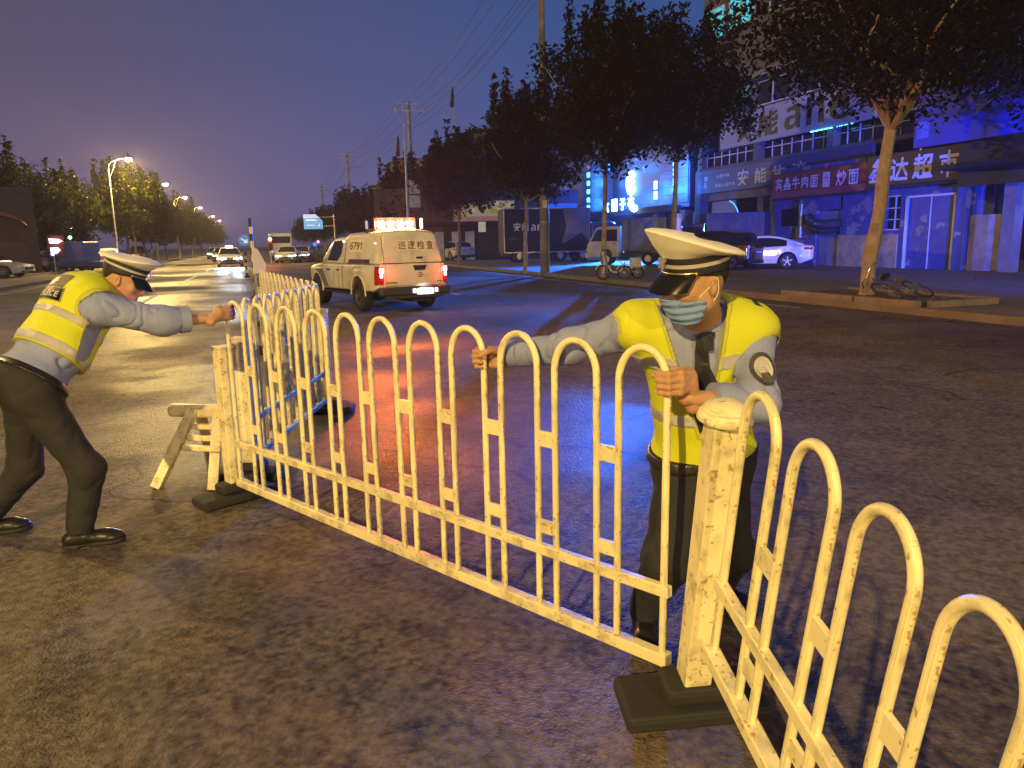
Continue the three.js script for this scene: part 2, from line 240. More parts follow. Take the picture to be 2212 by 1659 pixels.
streetLamp(-112.4, 'third lit street lamp from the left of the row', 0.5);
streetLamp(-141.6, 'fourth lit street lamp from the left of the row', 0.5);
streetLamp(-180.7, 'fifth lit street lamp from the left, the upper of a close pair', 0.5);
streetLamp(-213.5, 'farthest lit street lamp, just above a small yellow lit crown', 0.5);
streetLamp(-13, 'unseen street lamp left of the bending officer, placed to light the left road', 0.36);  // out of view on the left, lights the near left road
streetLamp(9, 'unseen street lamp on the left behind the viewer, placed to light the officers and barrier', 1.3);  // out of view behind, lights officers and barrier from the left
{ const l = streetLamp(56, 'tall unseen lamp on the right behind the viewer, placed to light the right trees', 6.2, 11, 18); l.rotation.y = Math.PI; l.userData.group = 'unseen lamps of the right side'; }  // out of view, place and strength set to light the right-hand trees
// ------------------------------------------------------------------ the moved median barrier
const barrierGroup = 'panels of the yellow arched road barrier';
// a panel: arches side by side along +x of its own axes, joined by small plates, carried by a rail and square posts
function barrier(label, start, end, n, top, topEnd, o = {}) {
  const g = thing('road_barrier', label, 'road barrier', [start[0], 0, start[1]], Math.atan2(-(end[1] - start[1]), end[0] - start[0]), barrierGroup);
  const len = Math.hypot(end[0] - start[0], end[1] - start[1]), s = len / (n - 1), r = 0.0125, w = s * 0.34, drop = (topEnd - top) / len;
  const lo = o.low ?? 0.13, rnd = rng((start[0] * 77 + n * 13) | 0);
  const yAt = (x) => top + drop * x;
  for (let i = 0; i < n; i++) {
    const x = i * s, yt = yAt(x) - r, R = w, yb = yt - R * 1.25;
    const arc = new THREE.CatmullRomCurve3(Array.from({ length: 15 }, (_, k) => { const a = Math.PI - k * Math.PI / 14; return V(x + w * Math.cos(a), yb + R * 1.25 * Math.sin(a), 0); }));
    const m = mesh('arch', [new THREE.TubeGeometry(arc, 28, r, 12), bar(V(x - w, lo, 0), V(x - w, yb, 0), r, r, 12), bar(V(x + w, lo, 0), V(x + w, yb, 0), r, r, 12)], MAT.fence, g); m.rotation.x = (rnd() - 0.5) * 0.008;
    if (i < n - 1) {
      const gx = s - 2 * w;
      mesh('joining_plate', prism([[-gx / 2 - 0.006, -0.03], [gx / 2 + 0.006, -0.03], [gx / 2 + 0.006, 0.036], [gx / 2 - 0.012, 0.028], [-gx / 2 + 0.012, 0.028], [-gx / 2 - 0.006, 0.036]], 0.014, 0.002).translate(x + s / 2, yAt(x) - 0.385, 0), MAT.fence, g);
      mesh('joining_plate', box(gx + 0.01, 0.05, 0.012, x + s / 2, yAt(x) - 0.72, 0), MAT.fence, g);
    }
  }
  mesh('bottom_rail', [rbox(len + 2 * w + 0.05, 0.045, 0.045, 0.006, len / 2, lo, 0)], MAT.fence, g);
  mesh('middle_rail', [rbox(len + 2 * w + 0.05, 0.04, 0.03, 0.005, len / 2, lo + 0.24, 0)], MAT.fence, g);
  for (const x of (o.posts ?? [-w - 0.09])) {
    const ph = o.postTop ?? 0.93;
    mesh('post', [rbox(0.085, ph - 0.05, 0.085, 0.006, x, ph / 2 + 0.02, 0)], MAT.fence, g);
    mesh('post_cap', o.dome ? [lathe([[0, 0.05], [0.03, 0.048], [0.055, 0.036], [0.072, 0.014], [0.076, 0], [0.066, -0.006], [0, -0.006]], 28).translate(x, ph + 0.004, 0)] : [rbox(0.095, 0.014, 0.095, 0.004, x, ph, 0)], MAT.fence, g);
    mesh('base', [rbox(0.2, 0.06, 0.46, 0.02, x, 0.032, 0), rbox(0.13, 0.06, 0.2, 0.02, x, 0.09, 0)], MAT.rubber, g);
  }
  return g;
}
// A: gripped by both officers
const A0 = [-0.1524, -4.482], ADIR = [Math.sin(0.4933), Math.cos(0.4933)], AS = 0.27;
const A1 = [A0[0] + ADIR[0] * AS * 10, A0[1] + ADIR[1] * AS * 10];
barrier('arched barrier panel held by both officers, slanting across the road', A0, A1, 11, 1.206, 1.174);
const B = barrier('short barrier panel with domed post coming towards the viewer before the masked officer', [1.15, -1.686], [0.995, -0.925], 4, 1.16, 1.16, { low: 0.3, posts: [-0.2], postTop: 1.0, dome: true });
B.position.y = 0; B.rotation.order = 'YXZ'; B.rotation.z = -0.2;
barrier('barrier panel behind the gripped one, running back to the right', [-0.1, -5.2], [0.45, -6.75], 9, 1.175, 1.175, { posts: [-0.15, 1.8] });
barrier('farthest barrier panel of the zigzag, its end at the tall black and yellow marker post', [0.46, -7.15], [0.02, -10.95], 13, 1.175, 1.175, { posts: [-0.16, 3.98] });
{
  // low trestle of beams beside the end post
  const a = at(366, 879, 4.95), b = at(505, 869, 4.85), g = thing('trestle', 'low yellow trestle of parallel beams beside the end post of the barrier', 'trestle', [a.x, 0, a.z], Math.atan2(-(b.z - a.z), b.x - a.x));
  const L = Math.hypot(b.x - a.x, b.z - a.z), y = a.y - 0.02;
  mesh('top_beam', rbox(L, 0.085, 0.085, 0.03, L / 2, y, 0), MAT.fence, g);
  for (const [dy, z] of [[-0.09, 0.06], [-0.15, 0.12], [-0.2, 0.18]]) mesh('rail', rbox(L - 0.2, 0.035, 0.04, 0.01, L / 2 + 0.1, y + dy, z), MAT.fence, g);
  mesh('leg', beam(V(0.2, y + 0.02, 0.03), V(0.02, 0, 0.24), 0.06, 0.06), MAT.fence, g); mesh('leg', beam(V(0.2, y, -0.03), V(0.1, 0, -0.25), 0.06, 0.06), MAT.fence, g);
  mesh('leg', beam(V(L - 0.1, y, 0.03), V(L - 0.05, 0, 0.24), 0.06, 0.06), MAT.fence, g); mesh('leg', beam(V(L - 0.1, y, -0.03), V(L - 0.05, 0, -0.25), 0.06, 0.06), MAT.fence, g);
}
// ------------------------------------------------------------------ people: fields meshed with surface nets
function nets(f, lo, hi, h) {
  const n = [0, 1, 2].map((k) => Math.ceil((hi.getComponent(k) - lo.getComponent(k)) / h) + 1), [nx, ny, nz] = n;
  const F = new Float32Array(nx * ny * nz);
  const BL = 4, far = BL * h * 0.87 * 1.7 + 0.012;                  // whole blocks far from the surface take one value
  for (let k0 = 0; k0 < nz; k0 += BL) for (let j0 = 0; j0 < ny; j0 += BL) for (let i0 = 0; i0 < nx; i0 += BL) {
    const c = f(lo.x + (i0 + 1.5) * h, lo.y + (j0 + 1.5) * h, lo.z + (k0 + 1.5) * h), skip = Math.abs(c) > far;
    for (let k = k0; k < Math.min(nz, k0 + BL); k++) for (let j = j0; j < Math.min(ny, j0 + BL); j++) for (let i = i0; i < Math.min(nx, i0 + BL); i++) F[i + j * nx + k * nx * ny] = skip ? c : f(lo.x + i * h, lo.y + j * h, lo.z + k * h);
  }
  const idx = new Int32Array(nx * ny * nz).fill(-1), P = [], I = [], st = [1, nx, nx * ny];
  const C = []; for (let c = 0; c < 8; c++) C.push((c & 1) + (c >> 1 & 1) * nx + (c >> 2) * nx * ny);
  const E = []; for (let a = 0; a < 8; a++) for (const b of [1, 2, 4]) if (!(a & b)) E.push([a, a | b]);
  for (let k = 0; k < nz - 1; k++) for (let j = 0; j < ny - 1; j++) for (let i = 0; i < nx - 1; i++) {
    const q = i + j * nx + k * nx * ny; let m = 0;
    for (let c = 0; c < 8; c++) if (F[q + C[c]] < 0) m |= 1 << c;
    if (m === 0 || m === 255) continue;
    let x = 0, y = 0, z = 0, s = 0;
    for (const [a, b] of E) { const A = F[q + C[a]], B = F[q + C[b]]; if ((A < 0) !== (B < 0)) { const t = A / (A - B); x += (a & 1) + t * ((b & 1) - (a & 1)); y += (a >> 1 & 1) + t * ((b >> 1 & 1) - (a >> 1 & 1)); z += (a >> 2) + t * ((b >> 2) - (a >> 2)); s++; } }
    idx[q] = P.length / 3; P.push(lo.x + (i + x / s) * h, lo.y + (j + y / s) * h, lo.z + (k + z / s) * h);
  }
  for (let k = 1; k < nz - 1; k++) for (let j = 1; j < ny - 1; j++) for (let i = 1; i < nx - 1; i++) {
    const q = i + j * nx + k * nx * ny, a = F[q] < 0;
    for (let d = 0; d < 3; d++) {
      if ((F[q + st[d]] < 0) === a) continue;
      const u = st[(d + 1) % 3], v = st[(d + 2) % 3], v0 = idx[q], v1 = idx[q - u], v2 = idx[q - u - v], v3 = idx[q - v];
      if (v0 < 0 || v1 < 0 || v2 < 0 || v3 < 0) continue;
      a ? I.push(v0, v1, v2, v0, v2, v3) : I.push(v0, v2, v1, v0, v3, v2);
    }
  }
  const g = new THREE.BufferGeometry(); g.setAttribute('position', new THREE.Float32BufferAttribute(P, 3)); g.setIndex(I); g.computeVertexNormals(); return g;
}
const smin = (a, b, k) => { const h = Math.max(k - Math.abs(a - b), 0) / k; return Math.min(a, b) - h * h * k * 0.25; };
// tapered capsule as a closure
function cap(a, b, ra, rb, sq = null) {
  const dx = b.x - a.x, dy = b.y - a.y, dz = b.z - a.z, L = dx * dx + dy * dy + dz * dz || 1e-9;
  return (x, y, z) => { const px = x - a.x, py = y - a.y, pz = z - a.z; let t = (px * dx + py * dy + pz * dz) / L; t = t < 0 ? 0 : t > 1 ? 1 : t; const ex = px - dx * t, ey = py - dy * t, ez = pz - dz * t; return Math.sqrt(ex * ex + ey * ey + ez * ez) - (ra + (rb - ra) * t); };
}
// ellipsoid in a frame (columns u, v, w)
function ell(c, fr, r) {
  return (x, y, z) => { const px = x - c.x, py = y - c.y, pz = z - c.z;
    const a = (px * fr.u.x + py * fr.u.y + pz * fr.u.z) / r[0], b = (px * fr.v.x + py * fr.v.y + pz * fr.v.z) / r[1], e = (px * fr.w.x + py * fr.w.y + pz * fr.w.z) / r[2];
    const k0 = Math.sqrt(a * a + b * b + e * e), k1 = Math.sqrt(a * a / (r[0] * r[0]) + b * b / (r[1] * r[1]) + e * e / (r[2] * r[2])); return k1 > 1e-9 ? k0 * (k0 - 1) / k1 : -Math.min(...r); };
}
const union = (list, k) => (x, y, z) => { let d = list[0](x, y, z); for (let i = 1; i < list.length; i++) d = smin(d, list[i](x, y, z), k); return d; };
const frame = (v, uHint) => { v = v.clone().normalize(); const w = uHint.clone().cross(v).normalize(), u = v.clone().cross(w).normalize(); return { u, v, w }; };
const mix3 = (a, b, t) => a.clone().lerp(b, t);
const boxOf = (pts, pad) => { const b = new THREE.Box3().setFromPoints(pts).expandByScalar(pad); return [b.min, b.max]; };
const perlin = new ImprovedNoise();
const clothNoise = (x, y, z, s = 14) => perlin.noise(x * s, y * s * 0.6, z * s) + 0.5 * perlin.noise(x * s * 2.1 + 7, y * s * 1.5, z * s * 2.1);

const SKIN = { map: T.fine, size: 0.11, bump: T.grain, bsize: 0.06, bumpScale: 0.0008 };
const PM = {
  skin: M([0.6, 0.34, 0.19], 0.5, SKIN), shirt: M([0.3, 0.35, 0.64], 0.85, { bump: T.weave, size: 0.03, bumpScale: 0.0002, map: T.fine, sheen: 0.2 }),
  vest: M([0.6, 0.66, 0.015], 0.62, { bump: T.weave, size: 0.05, bumpScale: 0.0006 }), band: M([0.5, 0.5, 0.5], 0.28, { bump: T.weave, size: 0.03, bumpScale: 0.0006, metalness: 0.35 }),
  binding: M([0.42, 0.44, 0.05], 0.7), dark: M([0.016, 0.017, 0.022], 0.8, { bump: T.weave, size: 0.04, bumpScale: 0.0003 }), navy: M([0.014, 0.016, 0.03], 0.55, { bump: T.weave, size: 0.03, bumpScale: 0.0003 }),
  capTop: M([0.78, 0.75, 0.68], 0.75, { bump: T.weave, size: 0.03, bumpScale: 0.0002 }), visor: M([0.01, 0.01, 0.013], 0.16), silver: M([0.5, 0.48, 0.42], 0.3, { metalness: 0.85 }), gold: M([0.7, 0.5, 0.15], 0.3, { metalness: 0.9 }),
  mask: M([0.17, 0.28, 0.58], 0.8, { bump: T.fine, size: 0.04, bumpScale: 0.0006 }), hair: M([0.012, 0.01, 0.009], 0.6, { bump: T.grain, size: 0.03, bumpScale: 0.001 }),
  eye: M([0.7, 0.68, 0.64], 0.15), leather: M([0.015, 0.013, 0.012], 0.35), grey: M([0.4, 0.4, 0.4], 0.5), patch: M([0.05, 0.05, 0.06], 0.6), label: M([0.06, 0.05, 0.045], 0.5),
};

// head in its own axes: u = the person's left, v up, w face; centre between the ears
function headField(c, fr) {
  const P = (u, v, w) => c.clone().addScaledVector(fr.u, u).addScaledVector(fr.v, v).addScaledVector(fr.w, w);
  const parts = [ell(P(0, 0.035, -0.012), fr, [0.076, 0.09, 0.098]), ell(P(0, -0.03, 0.03), fr, [0.064, 0.075, 0.07]), ell(P(0, -0.085, 0.052), fr, [0.04, 0.03, 0.04]), cap(P(0.046, -0.06, 0.0), P(0.022, -0.092, 0.05), 0.026, 0.022), cap(P(-0.046, -0.06, 0.0), P(-0.022, -0.092, 0.05), 0.026, 0.022)];
  const face = union(parts, 0.035);
  const fine = union([cap(P(0, 0.012, 0.094), P(0, -0.026, 0.114), 0.009, 0.013), cap(P(0.012, -0.03, 0.1), P(-0.012, -0.03, 0.1), 0.01, 0.01), cap(P(0.034, 0.026, 0.083), P(0.01, 0.022, 0.093), 0.01, 0.01), cap(P(-0.034, 0.026, 0.083), P(-0.01, 0.022, 0.093), 0.01, 0.01), cap(P(0.018, -0.062, 0.09), P(-0.018, -0.062, 0.09), 0.008, 0.008), cap(P(0.015, -0.072, 0.089), P(-0.015, -0.072, 0.089), 0.0085, 0.0085), ell(P(0.042, -0.018, 0.066), fr, [0.024, 0.02, 0.02]), ell(P(-0.042, -0.018, 0.066), fr, [0.024, 0.02, 0.02])], 0.012);
  const ears = [1, -1].map((s) => { const e = ell(P(s * 0.078, -0.005, -0.012), frame(fr.v.clone().addScaledVector(fr.w, -0.2), fr.u.clone().addScaledVector(fr.w, -0.5 * s)), [0.009, 0.033, 0.02]), hole = ell(P(s * 0.088, -0.003, -0.006), fr, [0.009, 0.018, 0.009]); return (x, y, z) => Math.max(e(x, y, z), -hole(x, y, z)); });
  const sockets = [1, -1].map((s) => ell(P(s * 0.032, 0.006, 0.096), fr, [0.018, 0.01, 0.015]));
  return { P, f: (x, y, z) => { let d = smin(face(x, y, z), fine(x, y, z), 0.02); for (const s of sockets) { const q = -s(x, y, z); d = d > q ? d : -smin(-d, -q, 0.008); } for (const e of ears) d = smin(d, e(x, y, z), 0.012); return d; }, skull: parts[0] };
}
// a hand closed round a bar: C on the bar's axis, T along the bar towards the little finger, B from the bar to the wrist; s mirrors
function gripHand(C, T, B, s, wrist, wr = 0.027) {
  T = T.clone().normalize(); B = B.clone().addScaledVector(T, -B.dot(T)).normalize(); const D = T.clone().cross(B).multiplyScalar(s);
  const P = (t, b, d) => C.clone().addScaledVector(T, t).addScaledVector(B, b).addScaledVector(D, d);
  const palm = [], fingers = [];
  const pts = [C, wrist];
  for (let k = 0; k < 4; k++) {
    const t = (k - 1.5) * 0.0205, L = [0.95, 1.05, 1, 0.82][k], r = [0.0094, 0.0096, 0.0092, 0.0083][k], dd = 0.003 * Math.abs(k - 1.2);
    const m = P(t * 1.02, 0.03, 0.036 - dd), p1 = P(t, -0.016 * L, 0.033 - dd), p2 = P(t * 0.97, -0.032 * L, 0.003), p3 = P(t * 0.94, -0.013, -0.024);
    fingers.push(union([cap(m, p1, r * 1.12, r), cap(p1, p2, r * 1.04, r * 0.94), cap(p2, p3, r * 0.98, r * 0.82)], 0.006));
    palm.push(cap(m, P(t * 0.7, 0.085, 0.014), 0.0125, 0.0155)); pts.push(p1, p2, p3, m);
  }
  palm.push(cap(P(-0.026, 0.08, 0.006), P(-0.03, 0.038, -0.014), 0.017, 0.0135), cap(P(0.026, 0.082, 0.004), P(0.028, 0.036, 0.004), 0.015, 0.014), cap(P(0, 0.088, 0.008), wrist, 0.025, wr));
  const thumb = union([cap(P(-0.032, 0.044, -0.012), P(-0.03, 0.008, -0.03), 0.0125, 0.011), cap(P(-0.03, 0.008, -0.03), P(-0.018, -0.018, -0.036), 0.0108, 0.0088)], 0.006);
  const pm = union(palm, 0.016);
  return { pts, f: (x, y, z) => { let d = pm(x, y, z); for (const q of fingers) d = smin(d, q(x, y, z), 0.007); return smin(d, thumb(x, y, z), 0.008); } };
}
function policeCap(parent, c, fr, tiltBack = 0.28) {
  const g = new THREE.Group(); g.name = 'cap'; parent.add(g);
  const m = new THREE.Matrix4().makeBasis(fr.u, fr.v, fr.w); m.setPosition(c); g.applyMatrix4(m);
  // band, crown with its raised front, visor, cord, badge: in head axes
  const ring = (r, w, y) => (a) => V(r * Math.sin(a), y, w * Math.cos(a));
  const surf = (rows, name, mat, closeTop) => mesh(name, sheet((u, v) => { const a = u * 2 * Math.PI, k = v * (rows.length - 1), i = Math.min(rows.length - 2, k | 0); return rows[i](a).lerp(rows[i + 1](a), k - i); }, 48, (rows.length - 1) * 3, true), mat, g);
  const B0 = (a) => V(0.088 * Math.sin(a), 0.036 + 0.006 * Math.cos(a), 0.108 * Math.cos(a) - 0.01), B1 = (a) => V(0.09 * Math.sin(a), 0.089 + 0.008 * Math.cos(a), 0.111 * Math.cos(a) - 0.01);
  const Bi = (a) => V(0.084 * Math.sin(a), 0.036 + 0.006 * Math.cos(a), 0.104 * Math.cos(a) - 0.01);
  surf([Bi, B0, B1], 'cap_band', PM.navy);
  const rim = (k, y) => (a) => V(0.138 * k * Math.sin(a), y + tiltBack * 0.155 * k * Math.cos(a) + 0.012 * Math.max(0, Math.cos(a)), 0.148 * k * Math.cos(a) - 0.012);
  surf([B1, (a) => B1(a).lerp(rim(1, 0.108)(a), 0.55).add(V(0, -0.007, 0)), rim(0.985, 0.104), rim(1.0, 0.109)], 'cap_side', PM.capTop);
  surf([rim(1.0, 0.109), rim(0.985, 0.115), rim(0.85, 0.123), rim(0.55, 0.129), rim(0.001, 0.13)], 'cap_crown', PM.capTop);
  // checked stripe round the band
  mesh('cap_stripe', sheet((u, v) => { const a = u * 2 * Math.PI, p = B0(a).lerp(B1(a), 0.42 + 0.22 * v); return p.multiply(V(1.012, 1, 1.01)); }, 48, 1, true), PM.grey, g);
  mesh('visor', [sheet((u, v) => { const a = (u - 0.5) * 2.15, p = B0(a), k = v; return V(p.x * (1 + 0.06 * k), p.y + 0.004 - 0.034 * k - 0.008 * k * k, p.z + 0.06 * k * Math.cos(a * 0.72)); }, 24, 6), sheet((u, v) => { const a = (u - 0.5) * 2.15, p = B0(a), k = v; return V(p.x * (1 + 0.06 * k), p.y + 0.0005 - 0.034 * k - 0.008 * k * k, p.z + 0.06 * k * Math.cos(a * 0.72)); }, 24, 6, true)], PM.visor, g);
  mesh('chin_cord', tube(Array.from({ length: 11 }, (_, i) => { const a = (i / 10 - 0.5) * 2.2, p = B0(a); return V(p.x * 1.02, p.y + 0.008, p.z * 1.02 + 0.002); }), 0.0035, 6, 30), PM.silver, g);
  for (const s of [1, -1]) mesh('button', sph(0.006, s * 0.083, 0.046, 0.048, 10), PM.gold, g);
  const sh = new THREE.Shape(); for (let i = 0; i < 10; i++) { const a = i * Math.PI / 5, r = i % 2 ? 0.013 : 0.022; sh[i ? 'lineTo' : 'moveTo'](r * Math.sin(a), r * 1.2 * Math.cos(a)); }
  mesh('cap_badge', new THREE.ExtrudeGeometry(sh, { depth: 0.003, bevelEnabled: true, bevelSize: 0.001, bevelThickness: 0.001, bevelSegments: 1 }).rotateX(-0.35).translate(0, 0.086, 0.108), PM.silver, g);
  return g;
}
// pose: joints in world axes; sides r and l
function officer(label, J, opt) {
  const g = thing('person', label, 'person', [0, 0, 0]);
  const tf = frame(J.neck.clone().sub(J.hip), J.shL.clone().sub(J.shR));       // u to the left, v up the spine, w the front
  const X = (u, v, w) => J.hip.clone().addScaledVector(tf.u, u).addScaledVector(tf.v, v).addScaledVector(tf.w, w);
  const len = J.neck.distanceTo(J.hip), sp = J.spine ?? mix3(J.hip, J.neck, 0.5);
  const inT = (x, y, z) => { const px = x - J.hip.x, py = y - J.hip.y, pz = z - J.hip.z; return [px * tf.u.x + py * tf.u.y + pz * tf.u.z, px * tf.v.x + py * tf.v.y + pz * tf.v.z, px * tf.w.x + py * tf.w.y + pz * tf.w.z]; };
  // ---- skin figure
  const head = headField(J.head, opt.head);
  const fat = opt.fat ?? 1, torso = (o) => [ell(X(0, len * 0.74, 0.0), tf, [0.165 + o, 0.21 + o, 0.112 * fat + o]), ell(X(0, len * 0.38, 0.012 * fat), tf, [0.15 * fat + o, 0.19 + o, 0.115 * fat + o]), ell(X(0, len * 0.02, 0), tf, [0.165 * fat + o, 0.14 + o, 0.118 * fat + o]), cap(J.shR, J.shL, 0.062 + o, 0.062 + o), cap(X(-0.12, len * 0.86, -0.03), X(0.12, len * 0.86, -0.03), 0.08 + o, 0.08 + o)];
  const arms = (o, w) => [['shR', 'elR', 'wrR'], ['shL', 'elL', 'wrL']].flatMap(([a, b, c]) => [cap(J[a], J[b], 0.054 + o, 0.042 + o + w), cap(J[b], J[c], 0.042 + o + w, 0.029 + o + w * 1.2)]);
  const legs = (o) => [['hipR', 'knR', 'anR'], ['hipL', 'knL', 'anL']].flatMap(([a, b, c]) => [cap(J[a], J[b], 0.092 + o, 0.06 + o), cap(J[b], J[c], 0.06 + o * 1.3, 0.042 + o * 1.6)]);
  const neck = cap(J.neck.clone().addScaledVector(tf.v, -0.02), head.P(0, -0.045, -0.015), 0.058, 0.056);
  const body = union([...torso(-0.006), ...arms(-0.004, 0), ...legs(-0.004), neck], 0.05);
  const all = Object.values(J);
  const bones = nets(body, ...boxOf(all.filter((p) => p.distanceTo(J.head) > 0.05), 0.2), 0.016);
  const hb = boxOf([J.head, J.neck], 0.16);
  const headG = nets((x, y, z) => smin(head.f(x, y, z), neck(x, y, z), 0.03), hb[0], hb[1], 0.0045);
  const hands = opt.hands.map((h) => { const q = gripHand(...h); return nets(q.f, ...boxOf(q.pts, 0.035), 0.0032); });
  mesh('body', [bones, headG, ...hands], PM.skin, g);
  for (const s of [1, -1]) { const e = mesh('eye', sph(0.0125, 0, 0, 0, 14), PM.eye, g); e.position.copy(head.P(s * 0.032, 0.006, 0.079)); const b = mesh('eyebrow', tube([V(-0.016, 0, 0), V(0, 0.005, 0.004), V(0.016, 0.001, 0)], 0.0032, 6, 8), PM.hair, g); b.matrixAutoUpdate = true; b.quaternion.setFromRotationMatrix(new THREE.Matrix4().makeBasis(opt.head.u, opt.head.v, opt.head.w)); b.position.copy(head.P(s * 0.032, 0.027, 0.091)); }
  // hair under the cap: the skull's shell without the face
  const hairF = (x, y, z) => { const d = head.f(x, y, z) - 0.004, p = V(x, y, z).sub(J.head), v = p.dot(opt.head.v), w = p.dot(opt.head.w); const edge = w > 0.01 ? 0.03 + (w - 0.01) * 0.3 : w > -0.045 ? 0.03 - (0.01 - w) * 0.2 : 0.019 + (w + 0.045) * 1.6; return Math.max(d, edge - v); };
  mesh('hair', nets(hairF, hb[0], hb[1], 0.006), PM.hair, g);
  policeCap(g, head.P(0, 0.005, 0), opt.head, opt.capTilt);
  // ---- clothes
  const cuts = opt.cuffs;                                                   // where each sleeve ends on the forearm, 0..1
  const end = (a, b, t) => { const n = J[b].clone().sub(J[a]).normalize(), p = mix3(J[a], J[b], t); return (x, y, z) => (x - p.x) * n.x + (y - p.y) * n.y + (z - p.z) * n.z; };
  const eR = end('elR', 'wrR', cuts[0]), eL = end('elL', 'wrL', cuts[1]), near = (a, r) => (x, y, z) => Math.hypot(x - J[a].x, y - J[a].y, z - J[a].z) - r;
  const nearR = near('wrR', 0.27), nearL = near('wrL', 0.27);
  const shirtU = union(torso(0.012), 0.06), armR = union(arms(0.013 + (opt.sleeve ?? 0), 0.004).slice(0, 2), 0.05), armL = union(arms(0.013 + (opt.sleeve ?? 0), 0.004).slice(2), 0.05);
  const along = (a, b) => { const n = J[b].clone().sub(J[a]), L = n.length(); n.divideScalar(L); const A = J[a]; return (x, y, z) => (x - A.x) * n.x + (y - A.y) * n.y + (z - A.z) * n.z; };
  const aR = along('shR', 'wrR'), aL = along('shL', 'wrL');
  const capR = union(arms(0, 0).slice(0, 2), 0.03), capL = union(arms(0, 0).slice(2), 0.03);
  const folds = (x, y, z) => {
    let d = 0.0045 * clothNoise(x, y, z, 11); const r = capR(x, y, z), l = capL(x, y, z), n = clothNoise(x, y, z, 6);
    const crease = (s) => { const k = Math.abs(Math.sin(s)); return 0.0115 * Math.pow(1 - k, 4) - 0.0015; };   // narrow valleys
    d += crease(r < 0.06 ? aR(x, y, z) * 27 + n * 4.5 : l < 0.06 ? aL(x, y, z) * 27 + n * 4.5 + 1 : (x * 0.6 + y * 0.8 - z * 0.5) * 16 + n * 3.5);
    return d;
  };
  const neckCut = ell(J.neck.clone().addScaledVector(tf.v, 0.085).addScaledVector(tf.w, 0.012), tf, [0.07, 0.085, 0.07]);
  const shirt = (x, y, z) => {
    let r = armR(x, y, z), l = armL(x, y, z); if (nearR(x, y, z) < 0) r = Math.max(r, eR(x, y, z)); if (nearL(x, y, z) < 0) l = Math.max(l, eL(x, y, z));
    let d = Math.max(shirtU(x, y, z), -(inT(x, y, z)[1] + 0.03)); d = smin(smin(d, r, 0.055), l, 0.055); if (Math.abs(d) < 0.06) d += folds(x, y, z);
    return Math.max(d, -neckCut(x, y, z));
  };
  const [tl, th] = boxOf([J.hip, J.neck, J.shR, J.shL, J.elR, J.elL, J.wrR, J.wrL], 0.19);
  mesh('shirt', nets(shirt, tl, th, 0.0085), PM.shirt, g);
  // rolled cuffs
  for (const [a, b, t] of [['elR', 'wrR', cuts[0]], ['elL', 'wrL', cuts[1]]]) { const p = mix3(J[a], J[b], t), d = J[b].clone().sub(J[a]).normalize(), r = 0.042 + 0.022 + (opt.sleeve ?? 0) + (0.029 - 0.042) * t; mesh('cuff', bar(p.clone().addScaledVector(d, -0.045), p.clone().addScaledVector(d, 0.004), r + 0.001, r - 0.001, 20), PM.shirt, g); }
  // collar
  mesh('collar', sheet((u, v) => { const a = (u * 2 - 1) * 2.9, c = J.neck.clone().addScaledVector(tf.v, 0.0).addScaledVector(tf.w, 0.016), r = 0.073 + 0.012 * (1 - v); return c.addScaledVector(tf.u, r * Math.sin(a)).addScaledVector(tf.w, -r * Math.cos(a)).addScaledVector(tf.v, 0.045 * v - 0.012 + (Math.cos(a) < 0 ? -0.02 * -Math.cos(a) : 0)); }, 30, 3), PM.shirt, g);
  // trousers
  const legU = union([...legs(0.016), ell(X(0, -0.01, 0), tf, [0.185 * fat, 0.13, 0.135 * fat])], 0.06);
  const trousers = (x, y, z) => { const t = inT(x, y, z), d = legU(x, y, z); return Math.max(d + (Math.abs(d) < 0.06 ? 0.006 * clothNoise(x, y, z, 10) + 0.009 * Math.pow(1 - Math.abs(Math.sin((y * 0.9 + (x + z) * 0.4) * 21 + clothNoise(x, y, z, 5) * 3.5)), 4) : 0), t[1] - 0.035); };
  const [ll, lh] = boxOf([J.hip, J.hipR, J.hipL, J.knR, J.knL, J.anR, J.anL], 0.2);
  mesh('trousers', nets((x, y, z) => Math.max(trousers(x, y, z), 0.07 - y), ll, lh, 0.013), PM.dark, g);
  mesh('belt', nets((x, y, z) => { const t = inT(x, y, z); return Math.max(legU(x, y, z) - 0.012, Math.abs(t[1] - 0.035) - 0.02); }, ...boxOf([X(-0.2, 0.03, -0.15), X(0.2, 0.03, 0.15), X(-0.2, 0.03, 0.15), X(0.2, 0.03, -0.15)], 0.1), 0.008), PM.leather, g);
  for (const [a, d] of [['anR', J.toeR], ['anL', J.toeL]]) {
    const q = J[a], h = V(q.x, 0.04, q.z), dir = d.clone().setY(0).normalize(), toe = h.clone().addScaledVector(dir, 0.17), heel = h.clone().addScaledVector(dir, -0.055);
    const ball = h.clone().addScaledVector(dir, 0.11).setY(0.036), f = union([cap(heel.clone().setY(0.046), ball, 0.036, 0.042), ell(toe.clone().addScaledVector(dir, -0.03).setY(0.03), { u: V(-dir.z, 0, dir.x), v: V(0, 1, 0), w: dir }, [0.047, 0.032, 0.06]), cap(V(q.x, 0.12, q.z), h.clone().setY(0.06), 0.042, 0.046)], 0.035);
    const bx = boxOf([heel, toe, V(q.x, 0.14, q.z)], 0.07);
    mesh('shoe', nets((x, y, z) => Math.max(f(x, y, z), -y + 0.02), bx[0], bx[1], 0.007), PM.leather, g);
    mesh('sole', nets((x, y, z) => Math.max(f(x, 0.034, z) - 0.004, y - 0.024, 0.003 - y, Math.abs(((x - h.x) * dir.x + (z - h.z) * dir.z) - 0.01) < 0.022 ? 0.012 - y : -1), bx[0], bx[1], 0.006), MAT.rubber, g);
  }
